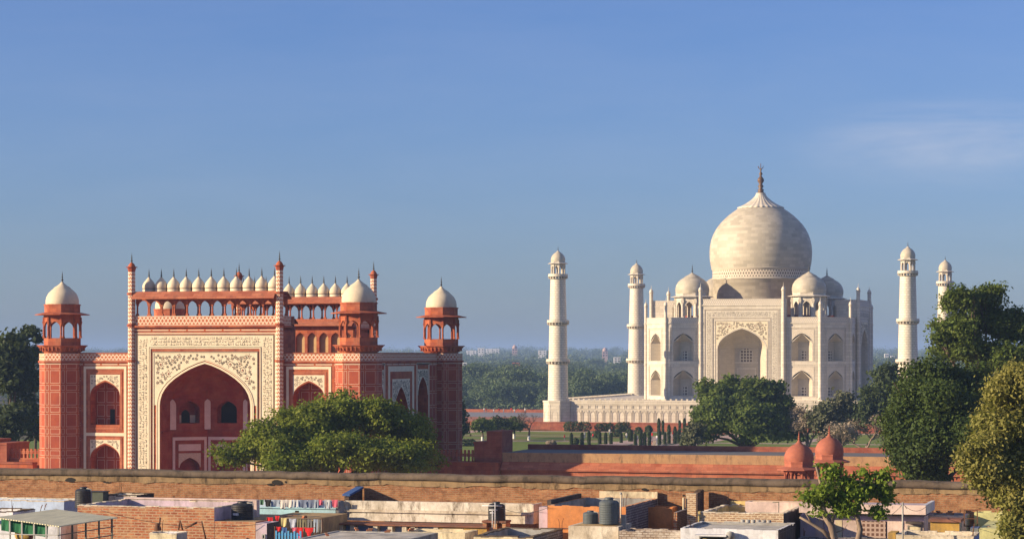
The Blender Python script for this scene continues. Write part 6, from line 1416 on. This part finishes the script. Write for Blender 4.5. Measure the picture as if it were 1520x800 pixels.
hR = house('house', 'whitewashed low wall with an ochre end at the bottom right', 1330, 1445, 793, -545, 3.4, .35, 'whitewashed_wall', 'deep_blue_wash', roof='grey_roof'); (xa, za), (xb, _) = at(1318, 790, -545), at(1329.5, 790, -545); addbox(hR[0], 'ochre_end', W['ochre_wash'], xa, xb, -545, -543.5, 0, za)
t = thing('antenna_pole', 'thin grey pole with short stays at its top, in front of the pinkish house', 'pole', (at(1340, 800, -546.5)[0], -546.5, at(1340, 800, -546.5)[1] - 1)); h = at(1340, 745, -546.5)[1] - t.location.z; b = MB(); b.tube([(0, 0, 0), (0, 0, h)], .045, 8); b.build('shaft', W['grey_cement'], t)
for s_ in (-1, 1): b = MB(); b.tube([(0, 0, h - .05), (s_ * .22, 0, h - .35)], .015, 5); b.build('stay', W['grey_cement'], t)
t = thing('aerial', 'small roof aerial on the yellow lined house', 'aerial', (at(1156, 762, -534)[0], -534, at(1156, 764, -534)[1])); b = MB(); b.tube([(0, 0, 0), (0, 0, .75)], .025, 6); b.build('mast', M['dark_post'], t); b = MB(); b.tube([(-.35, 0, .72), (.02, 0, .74)], .02, 5); b.build('arm', M['dark_post'], t)
house('house', 'dim wall of the street side house at the bottom between the two pruned trunks', 1180, 1316, 800, -541.5, 2.5, .3, 'grey_brick', roof='ochre_dust')
for u, v, w_ in ((60, 752, 2), (66, 750, 2)):
    t = thing('rod', 'thin bent iron rods rising above the sheet roof' , 'rod', (at(u, v + 6, -538)[0], -538, at(u, v + 6, -538)[1]), group='iron rods above the sheet roof'); b = MB(); b.tube([(0, 0, 0), (.05, 0, .2), (.14, 0, .38)], .03, 5); b.build('bar', M['rust'], t)

# ================================================================== people
pA = person_proto(cl['white'], cl['jeans']); pB = person_proto(cl['red'], cl['grey'])
def stand(o, x, y, z, rz, label, first, group='visitors on the marble plinth and terrace'):
    o = o if first else dup(o); o.location = (x, y, z); o.rotation_euler = (0, 0, rz); tag(o, label, 'person', group)
stand(pB, -40.5, 41, PZ + .12, .4, 'person in a red top standing by the foot of the minaret left of the mausoleum', True)
stand(pA, -39.5, 41.5, PZ + .12, 2, 'person in a white shirt standing by the foot of the minaret left of the mausoleum', True)
rp = random.Random(2)
for i in range(9):
    u = 716 + i * 8 + rp.uniform(-3, 3); D = 745 + rp.uniform(-12, 10); x, y = gp(u, D); stand((pA, pB)[i % 2], x, y, 1.965, rp.uniform(0, 6), ('person in a white shirt walking on the far terrace left of the plinth', 'person in a red top walking on the far terrace left of the plinth')[i % 2], False, 'people on the far terrace')

for i, (u, v) in enumerate(((905, 646), (912, 648), (930, 652), (941, 650), (946, 656), (968, 652), (975, 656), (999, 650), (868, 651), (880, 653), (760, 650), (838, 655))):
    D = 20.3 * FPX / (v - HV); x, y = gp(u, D); stand((pA, pB)[i % 2], x, y, .03, rp.uniform(0, 6), ('visitor in a white shirt walking on the garden paths', 'visitor in a red top walking on the garden paths')[i % 2], False, 'visitors in the garden')
# loose things on the roofs
def cable(label, P0, P1, sag):
    (u0, v0, Y0), (u1, v1, Y1) = P0, P1; (xa, za), (xb, zb) = at(u0, v0, Y0), at(u1, v1, Y1); m = MB()
    m.tube([(xa + (xb - xa) * i / 14, Y0 + (Y1 - Y0) * i / 14, za + (zb - za) * i / 14 - sag * 4 * (i / 14) * (1 - i / 14)) for i in range(15)], .013, 5); tag(m.build('cable', M['tank_black']), label, 'cable')
cable('thin black cable from the antenna pole to the roof fascia of the pinkish house', (1340, 747, -546.5), (1374, 752, -534), .3)
cable('thin black cable running left from the antenna pole towards the pruned tree', (1340, 748, -546.5), (1284, 772, -545), .35)
cable('thin black cable across the red brick house towards the lavender block', (150, 757, -546), (388, 777, -543.1), .5)
cable('thin black cable from the central tank towards the orange house', (742, 752, -533.5), (815, 752, -537.2), .35)
bk = random.Random(31); lb = None
for u, v, Y in ((420, 768.5, -536), (436, 768, -535), (452, 769, -536.5), (530, 787, -544), (548, 788, -545), (575, 790, -546), (610, 787.5, -539.4), (1395, 762, -531), (1409, 762, -530.8), (1470, 785, -536), (486, 795, -547)):
    x, z = at(u, v, Y)
    if lb is None:
        m = MB(); m.box(-.16, .16, -.08, .08, 0, .09); m.box(-.05, .22, -.02, .13, .091, .17); lb = m.build('brick_pair', W['red_brick'])
    else: lb = dup(lb)
    lb.location = (x, Y, z); lb.rotation_euler = (0, 0, bk.uniform(0, 3)); tag(lb, 'loose bricks lying on one of the roofs', 'bricks', 'loose bricks left on the roofs')
